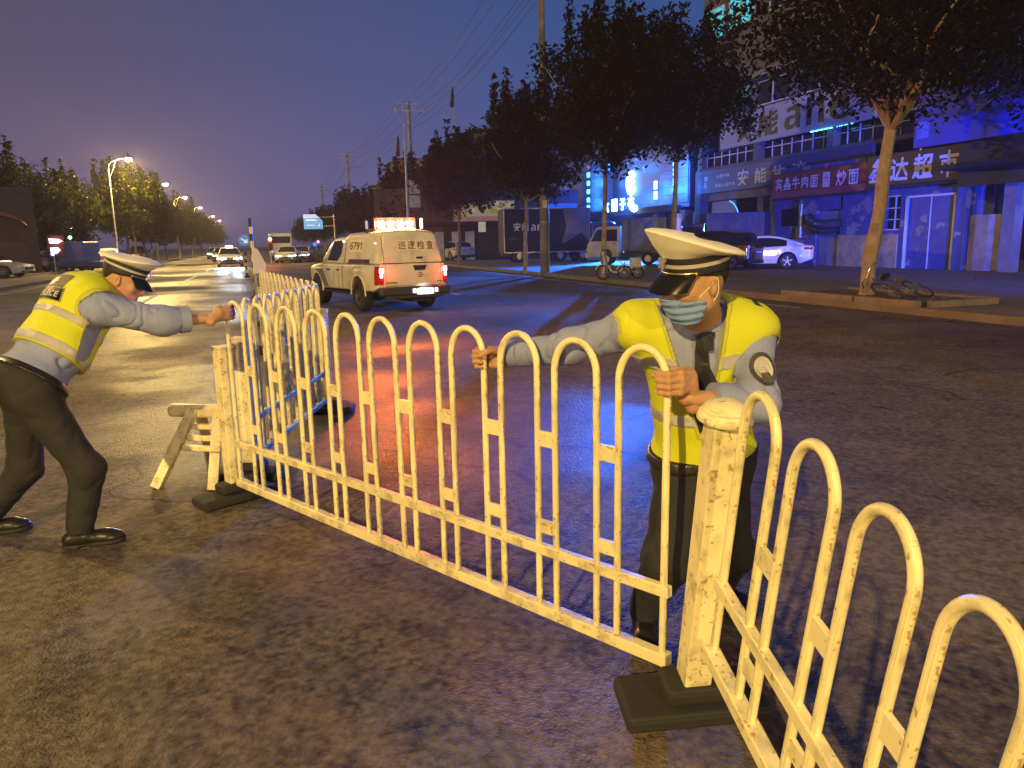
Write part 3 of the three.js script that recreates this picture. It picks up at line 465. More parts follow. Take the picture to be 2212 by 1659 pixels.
  // vest: shell over the shirt, open for the arms, the neck and down the front
  const hr = opt.hole ?? [0.035, 0.074, 0.09], holeR = cap(J.shR.clone().addScaledVector(tf.u, hr[0]), mix3(J.shR, J.elR, 0.6), hr[1], hr[2]), holeL = cap(J.shL.clone().addScaledVector(tf.u, -(hr[5] ?? hr[0])), mix3(J.shL, J.elL, 0.6), hr[3] ?? hr[1], hr[4] ?? hr[2]);
  const side = (opt.sides ?? []).map((q) => cap(X(q[0], q[1], q[2]), X(q[3], q[4], q[5]), q[6], q[7]));
  const vestU = union(torso(0.03), 0.06), neckHole = ell(J.neck.clone().addScaledVector(tf.v, 0.03).addScaledVector(tf.w, 0.02), tf, [0.088, 0.1, 0.1]);
  let cutAt = 0;
  const vest = (x, y, z) => {
    const t = inT(x, y, z); let d = vestU(x, y, z); if (Math.abs(d) < 0.06) d += 0.005 * clothNoise(x, y, z, 9);
    let c = Math.max(opt.vestLow - t[1], -holeR(x, y, z), -holeL(x, y, z), -neckHole(x, y, z)); for (const q of side) c = Math.max(c, -q(x, y, z));
    if (opt.open && t[2] > 0) { const k = (t[1] - opt.open[1]) / (len - opt.open[1]); const half = opt.open[0] * Math.max(0, k); if (k > 0) c = Math.max(c, half - Math.abs(t[0] - (opt.open[2] ?? 0))); }
    cutAt = c; return Math.max(d, c);
  };
  const [vl, vh] = boxOf([J.hip, J.neck, J.shR, J.shL, X(-0.22, 0, -0.16), X(0.22, 0, 0.16), X(0.22, len, 0.1), X(-0.22, len, -0.16)], 0.09);
  mesh('vest', nets(vest, vl, vh, 0.0075), PM.vest, g);
  mesh('vest_binding', nets((x, y, z) => { const d = vest(x, y, z) - 0.003; return Math.max(d, -(cutAt + 0.011)); }, vl, vh, 0.006), PM.binding, g);
  for (const [v0, v1] of opt.bands) mesh('reflective_band', nets((x, y, z) => { const t = inT(x, y, z); return Math.max(vest(x, y, z) - 0.0035, v0 - t[1], t[1] - v1); }, vl, vh, 0.0075), PM.band, g);
  opt.extra?.(g, { X, tf, inT, J, head, vest, shirt, len });
  return g;
}
// a patch lying on a field: grid of points marched along -n onto it
function drape(f, c, ax, ay, n, w, h, off, nu = 10, nv = 10, w1 = w) {
  return sheet((u, v) => { const p = c.clone().addScaledVector(ax, (u - 0.5) * (w + (w1 - w) * v)).addScaledVector(ay, (v - 0.5) * h).addScaledVector(n, 0.12); for (let i = 0; i < 60; i++) { const d = f(p.x, p.y, p.z) - off; if (d < 0.0006) break; p.addScaledVector(n, -Math.min(d * 0.8, 0.02)); } return p; }, nu, nv);
}
const camR = V(1, 0, 0).applyEuler(camera.rotation), camU = V(0, 1, 0).applyEuler(camera.rotation), camB = V(0, 0, 1).applyEuler(camera.rotation);   // right, up, towards the camera
const dirOf = (r, u, b) => V(0, 0, 0).addScaledVector(camR, r).addScaledVector(camU, u).addScaledVector(camB, b).normalize();
const archPoint = (i, side) => { const s = AS * i + side * AS * 0.34; return V(A0[0] + ADIR[0] * s, 0, A0[1] + ADIR[1] * s); };
const onGround = (p, dx = 0, dz = 0, y = 0.09) => V(p.x + dx, y, p.z + dz);
{
  // left officer: bent towards the barrier, seen from his right and a little behind
  const hip = at(56, 826, 3.82), neck = at(202, 624, 4.06);
  const grip = archPoint(0, -0.9).setY(1.135);
  const shR = at(214, 668, 3.88), shL = at(158, 622, 4.22);
  const wrR = grip.clone().add(at(445, 700, 4.1).sub(grip).setLength(0.095)), wrL = at(118, 800, 4.3);
  const J = { hip, neck, shR, shL, elR: mix3(shR, wrR, 0.53).add(V(0.0, -0.035, 0.02)), elL: at(120, 720, 4.42), wrR, wrL, head: at(266, 604, 4.06),
    hipR: at(72, 862, 3.74), hipL: at(54, 856, 3.94) };
  J.knR = J.hipR.clone().add(V(0.2, -0.38, 0.02)); J.anR = V(J.knR.x - 0.06, 0.1, J.knR.z + 0.03); J.knL = J.hipL.clone().add(V(-0.06, -0.4, -0.05)); J.anL = V(J.knL.x - 0.22, 0.1, J.knL.z - 0.02);
  const face = dirOf(0.86, -0.42, -0.3), hu = frame(dirOf(0.34, 0.92, 0.12), camB.clone().multiplyScalar(-1));
  const w = face.clone(), v = dirOf(0.36, 0.92, 0.1).addScaledVector(w, -dirOf(0.36, 0.92, 0.1).dot(w)).normalize(), u = v.clone().cross(w).normalize();
  J.toeR = V(1, 0, -0.1); J.toeL = V(1, 0, -0.2);
  officer('officer bending in from the left, white cap, yellow vest, bare forearm stretched to the barrier', J, {
    head: { u, v, w }, capTilt: 0.2, cuffs: [0.46, 0.6], fat: 1.28, sleeve: 0.012, vestLow: 0.17, bands: [[0.175, 0.225], [0.335, 0.38]], open: [0.09, 0.16], hole: [0.0, 0.1, 0.115], sides: [[-0.22, 0.45, 0.08, -0.25, 0.23, 0.12, 0.105, 0.09]],
    hands: [[grip, V(0, -1, 0.0), wrR.clone().sub(grip), -1, wrR.clone().add(wrR.clone().sub(grip).setLength(0.05)), 0.027], [wrL.clone().add(V(-0.02, -0.09, 0)), V(0, 0, 1), V(0.02, 0.09, 0), 1, wrL.clone(), 0.027]],
    extra: (g, { tf, J, vest, X, len, shirt }) => {
      const n = tf.w.clone().multiplyScalar(-1), c = X(0, len * 0.87, -0.1);
      const ax = tf.u.clone().multiplyScalar(-1), ay = tf.v;
      const cv = document.createElement('canvas'); cv.width = 512; cv.height = 200; const q = cv.getContext('2d'); q.fillStyle = '#0c0c0f'; q.fillRect(0, 0, 512, 200); q.strokeStyle = '#9a9a98'; q.lineWidth = 8; q.strokeRect(6, 6, 500, 188); q.fillStyle = '#b9b9b4'; q.font = 'bold 120px sans-serif'; q.textAlign = 'center'; q.textBaseline = 'middle'; q.fillText('POLICE', 256, 106);
      const t1 = new THREE.CanvasTexture(cv); t1.colorSpace = THREE.SRGBColorSpace; const mt = new THREE.MeshPhysicalMaterial({ map: t1, roughness: 0.35 });
      mesh('back_label', drape(vest, X(0, len * 0.735, -0.1), ax, ay, n, 0.25, 0.075, 0.004, 14, 6), mt, g, true);
      mesh('badge_panel', drape(vest, X(0, len * 0.865, -0.1), ax, ay, n, 0.2, 0.1, 0.004, 14, 8), PM.patch, g);
      const st = new THREE.Shape(); for (let i = 0; i < 16; i++) { const a = i * Math.PI / 8, r = i % 2 ? 0.6 : 1; st[i ? 'lineTo' : 'moveTo'](r * Math.sin(a), r * Math.cos(a)); }
      const sg = new THREE.ShapeGeometry(st), p = sg.attributes.position, cc = X(0, len * 0.865, -0.1);
      for (let i = 0; i < p.count; i++) { const k = cc.clone().addScaledVector(ax, p.getX(i) * 0.04).addScaledVector(ay, p.getY(i) * 0.042).addScaledVector(n, 0.12); for (let s = 0; s < 60; s++) { const d = vest(k.x, k.y, k.z) - 0.007; if (d < 0.0006) break; k.addScaledVector(n, -Math.min(d * 0.8, 0.02)); } p.setXYZ(i, k.x, k.y, k.z); }
      sg.computeVertexNormals(); mesh('badge_star', sg, PM.grey, g);
    },
  });
}
{
  // right officer: leaning over the barrier, right arm along it, head turned to that hand
  const hip = at(1517, 985, 2.78), neck = at(1514, 688, 2.56);
  const gR = archPoint(7, 0.98).setY(1.06), gL = archPoint(10, 0.95).setY(1.06);
  const shR = at(1378, 704, 2.56), shL = at(1622, 716, 2.58);
  const wrR = gR.clone().add(at(1105, 764, 2.9).sub(gR).setLength(0.095)), wrL = gL.clone().add(at(1462, 846, 2.36).sub(gL).setLength(0.095));
  const J = { hip, neck, shR, shL, elR: mix3(shR, wrR, 0.52).add(V(0, -0.02, 0.02)), elL: at(1640, 868, 2.45), wrR, wrL, head: at(1503, 606, 2.34), hipR: at(1478, 990, 2.76), hipL: at(1556, 990, 2.8) };
  J.knR = J.hipR.clone().add(V(-0.1, -0.36, 0.06)); J.knL = J.hipL.clone().add(V(0.06, -0.38, 0.0)); J.anR = V(J.knR.x - 0.02, 0.1, J.knR.z - 0.12); J.anL = V(J.knL.x + 0.1, 0.1, J.knL.z - 0.2);
  const w = dirOf(-0.92, -0.32, 0.26), v0 = dirOf(0.13, 0.94, 0.28), v = v0.addScaledVector(w, -v0.dot(w)).normalize(), u = v.clone().cross(w).normalize();
  J.toeR = V(-0.5, 0, 1); J.toeL = V(0.1, 0, 1);
  officer('officer with a blue face mask and dark tie leaning over the barrier on the right', J, {
    head: { u, v, w }, capTilt: 0.42, cuffs: [0.9, 0.62], vestLow: 0.04, bands: [[0.4, 0.45], [0.2, 0.245]], open: [0.095, 0.15, -0.042], hole: [0.0, 0.066, 0.085, 0.06, 0.08, -0.035],
    hands: [[gR, V(0, -1, 0), wrR.clone().sub(gR), -1, wrR.clone().add(wrR.clone().sub(gR).setLength(0.05)), 0.027], [gL, V(0, -1, 0), wrL.clone().sub(gL), 1, wrL.clone().add(wrL.clone().sub(gL).setLength(0.05)), 0.027]],
    extra: (g, { tf, J, head, X, len, shirt, vest }) => {
      const H = opt => head.P(...opt);
      // face mask with ear loops
      const hf = head.f, maskF = (x, y, z) => { const p = V(x, y, z).sub(J.head), a = p.dot(u), b = p.dot(v), c = p.dot(w); return Math.max(hf(x, y, z) - 0.0075 - 0.002 * Math.sin(b * 260), -(hf(x, y, z) - 0.001), b + 0.016 + 0.3 * Math.abs(a), -(b + 0.118), 0.02 - c + Math.max(0, -b - 0.06) * 0.2); };
      mesh('face_mask', nets(maskF, ...boxOf([head.P(-0.09, -0.13, 0), head.P(0.09, 0.02, 0.13)], 0.04), 0.0045), PM.mask, g);
      for (const s of [1, -1]) mesh('mask_loop', tube([head.P(s * 0.066, -0.03, 0.035), head.P(s * 0.08, -0.0, 0.0), head.P(s * 0.084, 0.022, -0.02), head.P(s * 0.08, -0.03, -0.022), head.P(s * 0.062, -0.085, 0.02)], 0.0016, 5, 24), PM.capTop, g);
      // tie
      const n = tf.w;
      mesh('tie', drape(shirt, X(-0.03, len * 0.62, 0.1), tf.u, tf.v, n, 0.09, 0.36, 0.008, 6, 18, 0.035), PM.navy, g); mesh('tie_knot', drape(shirt, X(-0.01, len * 0.935, 0.1), tf.u, tf.v, n, 0.03, 0.06, 0.016, 6, 6, 0.05), PM.navy, g);
      mesh('name_plate', drape(vest, X(0.07, len * 0.36, 0.1), tf.u, tf.v, n, 0.1, 0.036, 0.004, 6, 4), PM.label, g);
      mesh('pocket_tag', drape(shirt, X(-0.09, len * 0.48, 0.1), tf.u, tf.v, n, 0.05, 0.06, 0.004, 4, 4), PM.shirt, g);
      // oval badge on the left sleeve
      const am = mix3(J.shL, J.elL, 0.58), out = dirOf(0.05, 0.1, 0.99), ax = V(0, 1, 0).cross(out).normalize(), ay = out.clone().cross(ax);
      const oval = (k, off, mat, name) => { const q = drape(shirt, am, ax, ay, out, 0.088 * k, 0.115 * k, off, 26, 26), p = q.attributes.position, uv = q.attributes.uv; const keep = []; const I = q.index.array; for (let i = 0; i < I.length; i += 3) { const c = [0, 1].map((d) => (uv.array[I[i] * 2 + d] + uv.array[I[i + 1] * 2 + d] + uv.array[I[i + 2] * 2 + d]) / 3 - 0.5); if (c[0] * c[0] + c[1] * c[1] < 0.25) keep.push(I[i], I[i + 1], I[i + 2]); } q.setIndex(keep); return mesh(name, q, mat, g); };
      oval(1, 0.004, PM.patch, 'sleeve_badge'); oval(0.72, 0.007, PM.grey, 'badge_shield');
      const q = drape(shirt, am.clone().addScaledVector(ay, -0.03), ax, ay, out, 0.04, 0.035, 0.01, 5, 5); mesh('badge_emblem', q, PM.gold, g);
      // shoulder strap boards
      for (const [sh, s] of [[J.shL, 1]]) { const top = sh.clone().addScaledVector(tf.v, 0.07).addScaledVector(tf.u, 0.045); const b = mesh('shoulder_board', rbox(0.11, 0.012, 0.05, 0.005), PM.navy, g); b.quaternion.setFromRotationMatrix(new THREE.Matrix4().makeBasis(tf.u.clone().applyAxisAngle(tf.w, -0.8 * s), tf.v.clone().applyAxisAngle(tf.w, -0.8 * s), tf.w)); b.position.copy(top); }
    },
  });
}
// ------------------------------------------------------------------ vehicles: lofted shells; front towards -z
const lerpTab = (tab) => (z) => { let i = 0; while (i < tab.length - 2 && z > tab[i + 1][0]) i++; const [a, b] = tab[i], [c, d] = tab[i + 1]; const t = Math.min(1, Math.max(0, (z - a) / (c - a))); return b + (d - b) * t; };
function shell(z0, z1, n, yb, yt, hw, arches = [], crown = 0.03, extra = []) {
  const zs = Array.from({ length: n + 1 }, (_, i) => z0 + (z1 - z0) * i / n).concat(extra).sort((a, b) => a - b).filter((z, i, a) => !i || z - a[i - 1] > 1e-4);
  const ring = (z) => { let b = yb(z); const t = yt(z); for (const [za, ya, ra] of arches) { const d = ra * ra - (z - za) ** 2; if (d > 0) b = Math.max(b, ya + Math.sqrt(d)); } b = Math.min(b, t - 0.02);
    const R = []; const K = 12; for (let i = 0; i <= K; i++) { const y = b + (t - b) * i / K, e = Math.max(0, (i - K + 1.6) / 1.6); R.push(V(hw(z, y) - 0.022 * e * e, y - 0.012 * e * e, z)); }
    const w = R[K].x; for (let i = 1; i < 8; i++) { const x = w * (1 - i / 4); R.push(V(x, t - 0.012 + crown * (1 - (x / w) ** 2), z)); }
    for (let i = K; i >= 0; i--) R.push(V(-R[i].x, R[i].y, z)); R.push(V(0, b, z)); return R; };
  const rings = zs.map(ring), m = rings[0].length, P = [], I = [];
  for (const R of rings) for (const p of R) P.push(p.x, p.y, p.z);
  for (let j = 0; j + 1 < rings.length; j++) for (let i = 0; i < m; i++) { const a = j * m + i, b = j * m + (i + 1) % m, c = a + m, d = b + m; I.push(a, b, c, b, d, c); }
  for (const [j, f] of [[0, true], [rings.length - 1, false]]) { const R = rings[j], c = P.length / 3; const q = R.reduce((s, p) => s.add(p), V(0, 0, 0)).divideScalar(m); P.push(q.x, q.y, q.z); for (let i = 0; i < m; i++) { const a = j * m + i, b = j * m + (i + 1) % m; f ? I.push(c, b, a) : I.push(c, a, b); } }
  const g = new THREE.BufferGeometry(); g.setAttribute('position', new THREE.Float32BufferAttribute(P, 3)); g.setIndex(I); g.computeVertexNormals(); return g;
}
// quad (z, y) corners laid on the side of a shell
const onSide = (hw, side, c, off = 0.004, n = 8) => sheet((u, v) => { const z = (c[0][0] * (1 - u) + c[1][0] * u) * (1 - v) + (c[3][0] * (1 - u) + c[2][0] * u) * v, y = (c[0][1] * (1 - u) + c[1][1] * u) * (1 - v) + (c[3][1] * (1 - u) + c[2][1] * u) * v; return V(side * (hw(z, y) + off), y, z); }, n, n, side > 0 ? c[1][0] > c[0][0] : c[1][0] < c[0][0]);
const tyreG = (r, w) => lathe([[r * 0.66, -w / 2], [r * 0.93, -w / 2], [r, -w * 0.36], [r, w * 0.36], [r * 0.93, w / 2], [r * 0.66, w / 2]], 36).rotateZ(Math.PI / 2);
function wheel(root, x, y, z, r, w, rimMat, spokes = 5, steer = 0) {
  const g = new THREE.Group(); g.name = 'wheel'; g.position.set(x, y, z); g.rotation.y = steer; root.add(g);
  mesh('tyre', tyreG(r, w), MAT.rubber, g);
  const s = Math.sign(x), parts = [lathe([[r * 0.5, -0.03], [r * 0.68, -w * 0.45], [r * 0.7, w * 0.45], [r * 0.66, w * 0.45], [r * 0.6, 0.02], [r * 0.5, 0]], 30).rotateZ(-Math.PI / 2 * s), cyl(r * 0.16, r * 0.14, 0.06, 0, 0, 0, 14).rotateZ(Math.PI / 2).translate(s * w * 0.3, 0, 0)];
  for (let i = 0; i < spokes; i++) parts.push(rbox(0.03, r * 0.56, r * 0.17, 0.01, s * w * 0.3, r * 0.37, 0).rotateX(i * 2 * Math.PI / spokes));
  mesh('rim', parts, rimMat, g); mesh('brake_disc', cyl(r * 0.45, r * 0.45, 0.02, 0, 0, 0, 20).rotateZ(Math.PI / 2), MAT.black, g);
}
const paint = (rgb, o = {}) => M(rgb, 0.32, { clearcoat: 0.8, clearcoatRoughness: 0.08, map: T.grime, size: 2.5, ...o });
const MUD = M([0.1, 0.08, 0.065], 0.6, { metalness: 0.4, map: T.grime, size: 0.4 });
const RED_GLASS = M([0.28, 0.008, 0.01], 0.15), WHITE_GLASS = M([0.6, 0.6, 0.62], 0.1);
const plateMesh = (root, p, ry = 0, w = 0.42) => { const t = print(128, 40, (q, W, H) => { q.fillStyle = '#12358f'; q.fillRect(0, 0, W, H); q.fillStyle = '#e8e8ee'; for (let i = 0; i < 6; i++) q.fillRect(10 + i * 19, 11, 11, 19); }); const m = mesh('number_plate', rbox(w, 0.13, 0.012, 0.004), new THREE.MeshStandardMaterial({ map: t, roughness: 0.4 }), root, true); m.position.set(...p); m.rotation.y = ry; return m; };

// ---- the pickup with its canopy and lit board
{
  const c = V(2.92, 0, -17.35), head = 13.5 * RAD, S = 0.93;
  const g = thing('pickup_truck', 'pale inspection pickup with a covered bed and a glowing red board on its roof', 'pickup truck', [c.x - Math.sin(head) * 1.45 * S, 0, c.z - Math.cos(head) * 1.45 * S], head);
  g.scale.setScalar(S);
  const cream = paint([0.76, 0.71, 0.58]);
  const plan = lerpTab([[-2.62, 0.66], [-2.52, 0.8], [-2.3, 0.885], [-1.2, 0.92], [1.8, 0.92], [2.45, 0.895], [2.56, 0.85], [2.6, 0.8]]);
  const hw = (z, y) => plan(z) - 0.05 * Math.max(0, (0.72 - y)) - 0.05 * Math.max(0, y - 0.95) * 2 + 0.03 * Math.exp(-(((z + 1.7) / 0.55) ** 2)) * (y < 1 ? 1 : 0.3) + 0.03 * Math.exp(-(((z - 1.45) / 0.55) ** 2)) * (y < 1 ? 1 : 0.3);
  const yt = lerpTab([[-2.62, 0.9], [-2.5, 1.0], [-2.2, 1.06], [-1.4, 1.14], [2.6, 1.14]]), yb = lerpTab([[-2.62, 0.5], [-2.4, 0.42], [-2.1, 0.46], [2.3, 0.5], [2.6, 0.6]]);
  mesh('body', shell(-2.62, 2.6, 100, yb, yt, hw, [[-1.7, 0.4, 0.47], [1.45, 0.4, 0.47]], 0.02, [-2.56, -2.5, 2.5, 2.56]), cream, g);
  const roofY = lerpTab([[-1.5, 1.16], [-1.1, 1.48], [-0.72, 1.73], [-0.5, 1.79], [0.28, 1.81], [0.36, 1.88], [2.3, 1.89], [2.42, 1.84], [2.44, 1.82], [2.58, 1.16]]);
  const hwC = (z, y) => plan(Math.min(2.4, Math.max(z, -1.2))) - 0.07 - 0.2 * Math.max(0, y - 1.14) - (z > 2.2 ? (z - 2.2) * 0.18 : 0);
  mesh('canopy_and_cab', shell(-1.5, 2.585, 80, () => 1.12, roofY, hwC, [], 0.05, [2.4, 2.43, 2.46]), cream, g);
  // side glass, handles, vents, writing, livery on both sides
  for (const s of [-1, 1]) {
    mesh('side_window', [onSide(hwC, s, [[-1.02, 1.2], [-0.2, 1.2], [-0.06, 1.7], [-0.62, 1.7]], 0.006), onSide(hwC, s, [[-0.2, 1.2], [0.02, 1.36], [0.06, 1.62], [-0.06, 1.7]], 0.006)], MAT.glass, g);
    for (const z of [-0.95, -0.2]) mesh('door_handle', rbox(0.03, 0.035, 0.17, 0.012, s * (hw(z, 0.98) + 0.016), 0.98, z + 0.22), MAT.black, g);
    mesh('door_gap', [onSide(hw, s, [[-1.18, 0.5], [-1.165, 0.5], [-1.165, 1.12], [-1.18, 1.12]]), onSide(hw, s, [[0.02, 0.5], [0.035, 0.5], [0.035, 1.12], [0.02, 1.12]])], MAT.black, g);
    mesh('vent', [onSide(hwC, s, [[0.62, 1.16], [2.0, 1.16], [2.0, 1.25], [0.62, 1.25]], 0.004), onSide(hwC, s, [[0.5, 1.135], [2.3, 1.135], [2.3, 1.152], [0.5, 1.152]], 0.005)], M([0.05, 0.03, 0.025], 0.4), g);
    mesh('cab_gap', [onSide(hwC, s, [[0.3, 1.15], [0.325, 1.15], [0.325, 1.8], [0.3, 1.8]], 0.006), onSide(hw, s, [[0.3, 0.52], [0.325, 0.52], [0.325, 1.12], [0.3, 1.12]], 0.006)], MAT.black, g);
    const t = print(256, 128, (q, w, h) => { q.fillStyle = '#dfd6bb'; q.fillRect(0, 0, w, h); q.fillStyle = '#3a3020'; q.font = 'bold 108px sans-serif'; q.textAlign = 'center'; q.textBaseline = 'middle'; q.fillText('6791', 128, 66); });
    const wr = onSide(hwC, s, s < 0 ? [[0.55, 1.42], [1.5, 1.42], [1.5, 1.72], [0.55, 1.72]] : [[1.5, 1.42], [0.55, 1.42], [0.55, 1.72], [1.5, 1.72]], 0.004);
    mesh('side_number', wr, new THREE.MeshPhysicalMaterial({ map: t, roughness: 0.35 }), g, true);
    const grey = M([0.13, 0.15, 0.19], 0.35, { clearcoat: 0.5 }), pale = M([0.62, 0.63, 0.66], 0.35, { clearcoat: 0.5 });
    mesh('livery', [onSide(hw, s, [[-1.62, 0.92], [-1.2, 1.0], [-0.78, 0.52], [-1.12, 0.52]], 0.006), onSide(hw, s, [[-1.85, 0.98], [-1.62, 0.92], [-1.2, 1.0], [-1.5, 1.04]], 0.006)], grey, g);
    mesh('livery_emblem', onSide(hw, s, [[-0.62, 0.68], [-0.36, 0.68], [-0.36, 0.96], [-0.62, 0.96]], 0.007), pale, g); mesh('livery_emblem', onSide(hw, s, [[-0.55, 0.55], [-0.3, 0.55], [-0.3, 0.6], [-0.55, 0.6]], 0.007), pale, g);
    const mr = mesh('door_mirror', rbox(0.2, 0.18, 0.1, 0.04, s * 1.04, 1.24, -1.08), MAT.black, g);
    mesh('headlight', onSide(hw, s, [[-2.5, 0.82], [-2.12, 0.86], [-2.12, 0.98], [-2.46, 0.97]], 0.008), WHITE_GLASS, g);
    mesh('side_step', rbox(0.16, 0.06, 2.0, 0.02, s * 0.86, 0.42, -0.1), MAT.black, g);
    mesh('arch_trim', [-1.7, 1.45].map((z) => new THREE.TorusGeometry(0.475, 0.022, 6, 24, Math.PI).rotateY(Math.PI / 2).translate(s * (hw(z, 0.8) - 0.006), 0.4, z)), cream, g);
    // tall tail lamp, its upper half burning
    mesh('tail_lamp', onSide((z, y) => hw(z, y), s, [[2.42, 0.66], [2.57, 0.68], [2.575, 1.1], [2.44, 1.1]], 0.012), RED_GLASS, g);
    mesh('tail_lamp', rbox(0.1, 0.4, 0.05, 0.02, s * 0.8, 0.88, 2.6), RED_GLASS, g);
    mesh('brake_light', [rbox(0.1, 0.12, 0.03, 0.014, s * 0.805, 1.0, 2.622), rbox(0.07, 0.09, 0.03, 0.014, s * 0.81, 0.88, 2.622)], glow([1, 0.3, 0.26], 9), g);
    const l = lampAt([1, 0.05, 0.04], 0.6, V(s * 0.81, 0.96, 2.72), 0.06); g.add(l);
    mesh('marker_lamp', sph(0.02, s * (hwC(0.1, 1.66) + 0.012), 1.68, 0.1, 10), glow([1, 0.92, 0.75], 5), g); mesh('marker_lamp', sph(0.02, s * (hwC(2.2, 1.6) + 0.012), 1.62, 2.2, 10), glow([1, 0.85, 0.55], 3), g);
    wheel(g, s * 0.82, 0.4, -1.7, 0.39, 0.26, MUD, 6, 0.12); wheel(g, s * 0.82, 0.4, 1.45, 0.39, 0.26, MUD, 6);
  }
  mesh('windscreen', sheet((u, v) => { const z = -1.47 + 0.78 * v, y = roofY(z) + 0.03; return V((u - 0.5) * 2 * (hwC(z, y) - 0.07), y + 0.02 * (1 - (2 * u - 1) ** 2), z - 0.012); }, 10, 8), MAT.glass, g);
  // tail: canopy door with its writing, gap, tailgate, handle, badge, bumper, plate
  const zr = (y) => y > 1.14 ? 2.585 - (y - 1.16) * 0.2 : 2.6;
  const rear = (x0, x1, y0, y1, off) => sheet((u, v) => { const y = y0 + (y1 - y0) * v; return V(x0 + (x1 - x0) * u, y, zr(y) + off); }, 2, 2);
  const ct = print(640, 160, (q, w, h) => { q.fillStyle = '#dfd6bb'; q.fillRect(0, 0, w, h); q.strokeStyle = '#452c1c'; strokes(q, '巡逻检查', 18, 14, 130, 13, 1.22); });
  mesh('canopy_writing', rear(-0.34, 0.6, 1.44, 1.68, 0.008), new THREE.MeshPhysicalMaterial({ map: ct, roughness: 0.35 }), g, true);
  mesh('canopy_gap', [rear(-0.8, 0.8, 1.142, 1.165, 0.012), rear(-0.72, -0.71, 1.17, 1.78, 0.008)], MAT.black, g);
  mesh('canopy_handle', rbox(0.17, 0.05, 0.03, 0.015, 0.18, 1.27, zr(1.27) + 0.012), MAT.black, g);
  mesh('tailgate_handle', prism([[-0.17, 0.07], [0.17, 0.07], [0.13, -0.045], [-0.13, -0.045]], 0.03, 0.006).translate(0.16, 1.03, 2.61), MAT.black, g);
  mesh('badge', [new THREE.TorusGeometry(0.055, 0.012, 8, 20).translate(0.16, 0.88, 2.615), box(0.14, 0.024, 0.014, 0.16, 0.88, 2.615)], MAT.chrome, g);
  for (const q of [box(0.28, 0.025, 0.008, -0.56, 0.72, 2.606), box(0.12, 0.025, 0.008, 0.66, 0.72, 2.606)]) mesh('model_script', q, M([0.2, 0.18, 0.15], 0.3, { metalness: 0.6 }), g);
  mesh('tailgate_gap', [rear(-0.7, -0.692, 0.64, 1.14, 0.008), rear(0.7, 0.708, 0.64, 1.14, 0.008), rear(-0.7, 0.7, 0.632, 0.642, 0.008)], MAT.black, g);
  mesh('rear_bumper', [rbox(1.78, 0.2, 0.2, 0.05, 0, 0.52, 2.62), rbox(1.5, 0.12, 0.14, 0.03, 0, 0.4, 2.58)], M([0.035, 0.03, 0.03], 0.45), g);
  mesh('number_plate', rbox(0.44, 0.15, 0.014, 0.006, 0.22, 0.5, 2.735), M([0.85, 0.85, 0.83], 0.5), g);
  mesh('plate_lamp', [rbox(0.08, 0.1, 0.03, 0.012, -0.06, 0.52, 2.75), rbox(0.08, 0.1, 0.03, 0.012, 0.5, 0.52, 2.75)], glow([0.9, 0.93, 1], 2), g);
  { const l = new THREE.SpotLight(0xf2f6ff, 0.9, 0, 1.0, 0.6, 2); l.position.set(0.22, 0.66, 2.9); l.target.position.set(0.22, 0.46, 2.72); g.add(l, l.target); }
  mesh('chassis', [box(1.3, 0.16, 4.4, 0, 0.42, 0), box(0.2, 0.14, 1.6, 0, 0.34, 1.4), bar(V(-0.8, 0.39, 1.45), V(0.8, 0.39, 1.45), 0.06), box(0.5, 0.2, 0.5, 0.3, 0.34, 2.1)], MAT.black, g);
  // roof board
  mesh('roof_rack', [box(1.5, 0.03, 0.05, 0, 1.93, 1.6), box(0.04, 0.1, 0.05, -0.5, 1.91, 1.6), box(0.04, 0.1, 0.05, 0.5, 1.91, 1.6), box(1.1, 0.36, 0.05, 0.02, 2.05, 1.575)], MAT.black, g);
  const bt = print(256, 80, (q, w, h) => { q.fillStyle = '#ff5c2c'; q.fillRect(0, 0, w, h); q.strokeStyle = '#ffffff'; strokes(q, '检查检查', 8, 12, 54, 8, 1.14); });
  const bm = glow([1, 0.8, 0.7], 4.6); bm.emissiveMap = bt;
  mesh('light_board', rbox(1.04, 0.31, 0.05, 0.05, 0.02, 2.05, 1.62), bm, g, true);
  { const l = new THREE.RectAreaLight(new THREE.Color(1, 0.2, 0.03), 900, 1.0, 0.3); l.position.set(0.02, 2.05, 1.66); l.lookAt(0.02, 2.14, 5); l.rotation.set(0, Math.PI, 0); g.add(l); }
  mesh('strobe_lamp', rbox(0.06, 0.24, 0.05, 0.025, 0.72, 2.08, 1.6), glow([0.92, 0.95, 1], 9), g); mesh('strobe_lamp', rbox(0.06, 0.2, 0.05, 0.025, -0.7, 2.05, 1.6), glow([0.7, 0.72, 0.95], 0.5), g);
  mesh('strobe_bracket', [box(0.03, 0.2, 0.03, 0.72, 1.97, 1.58), box(0.03, 0.2, 0.03, -0.7, 1.95, 1.58)], MAT.black, g);
  mesh('roof_antenna', [rbox(0.5, 0.05, 0.2, 0.02, -0.1, 1.86, -0.35)], MAT.black, g);
}
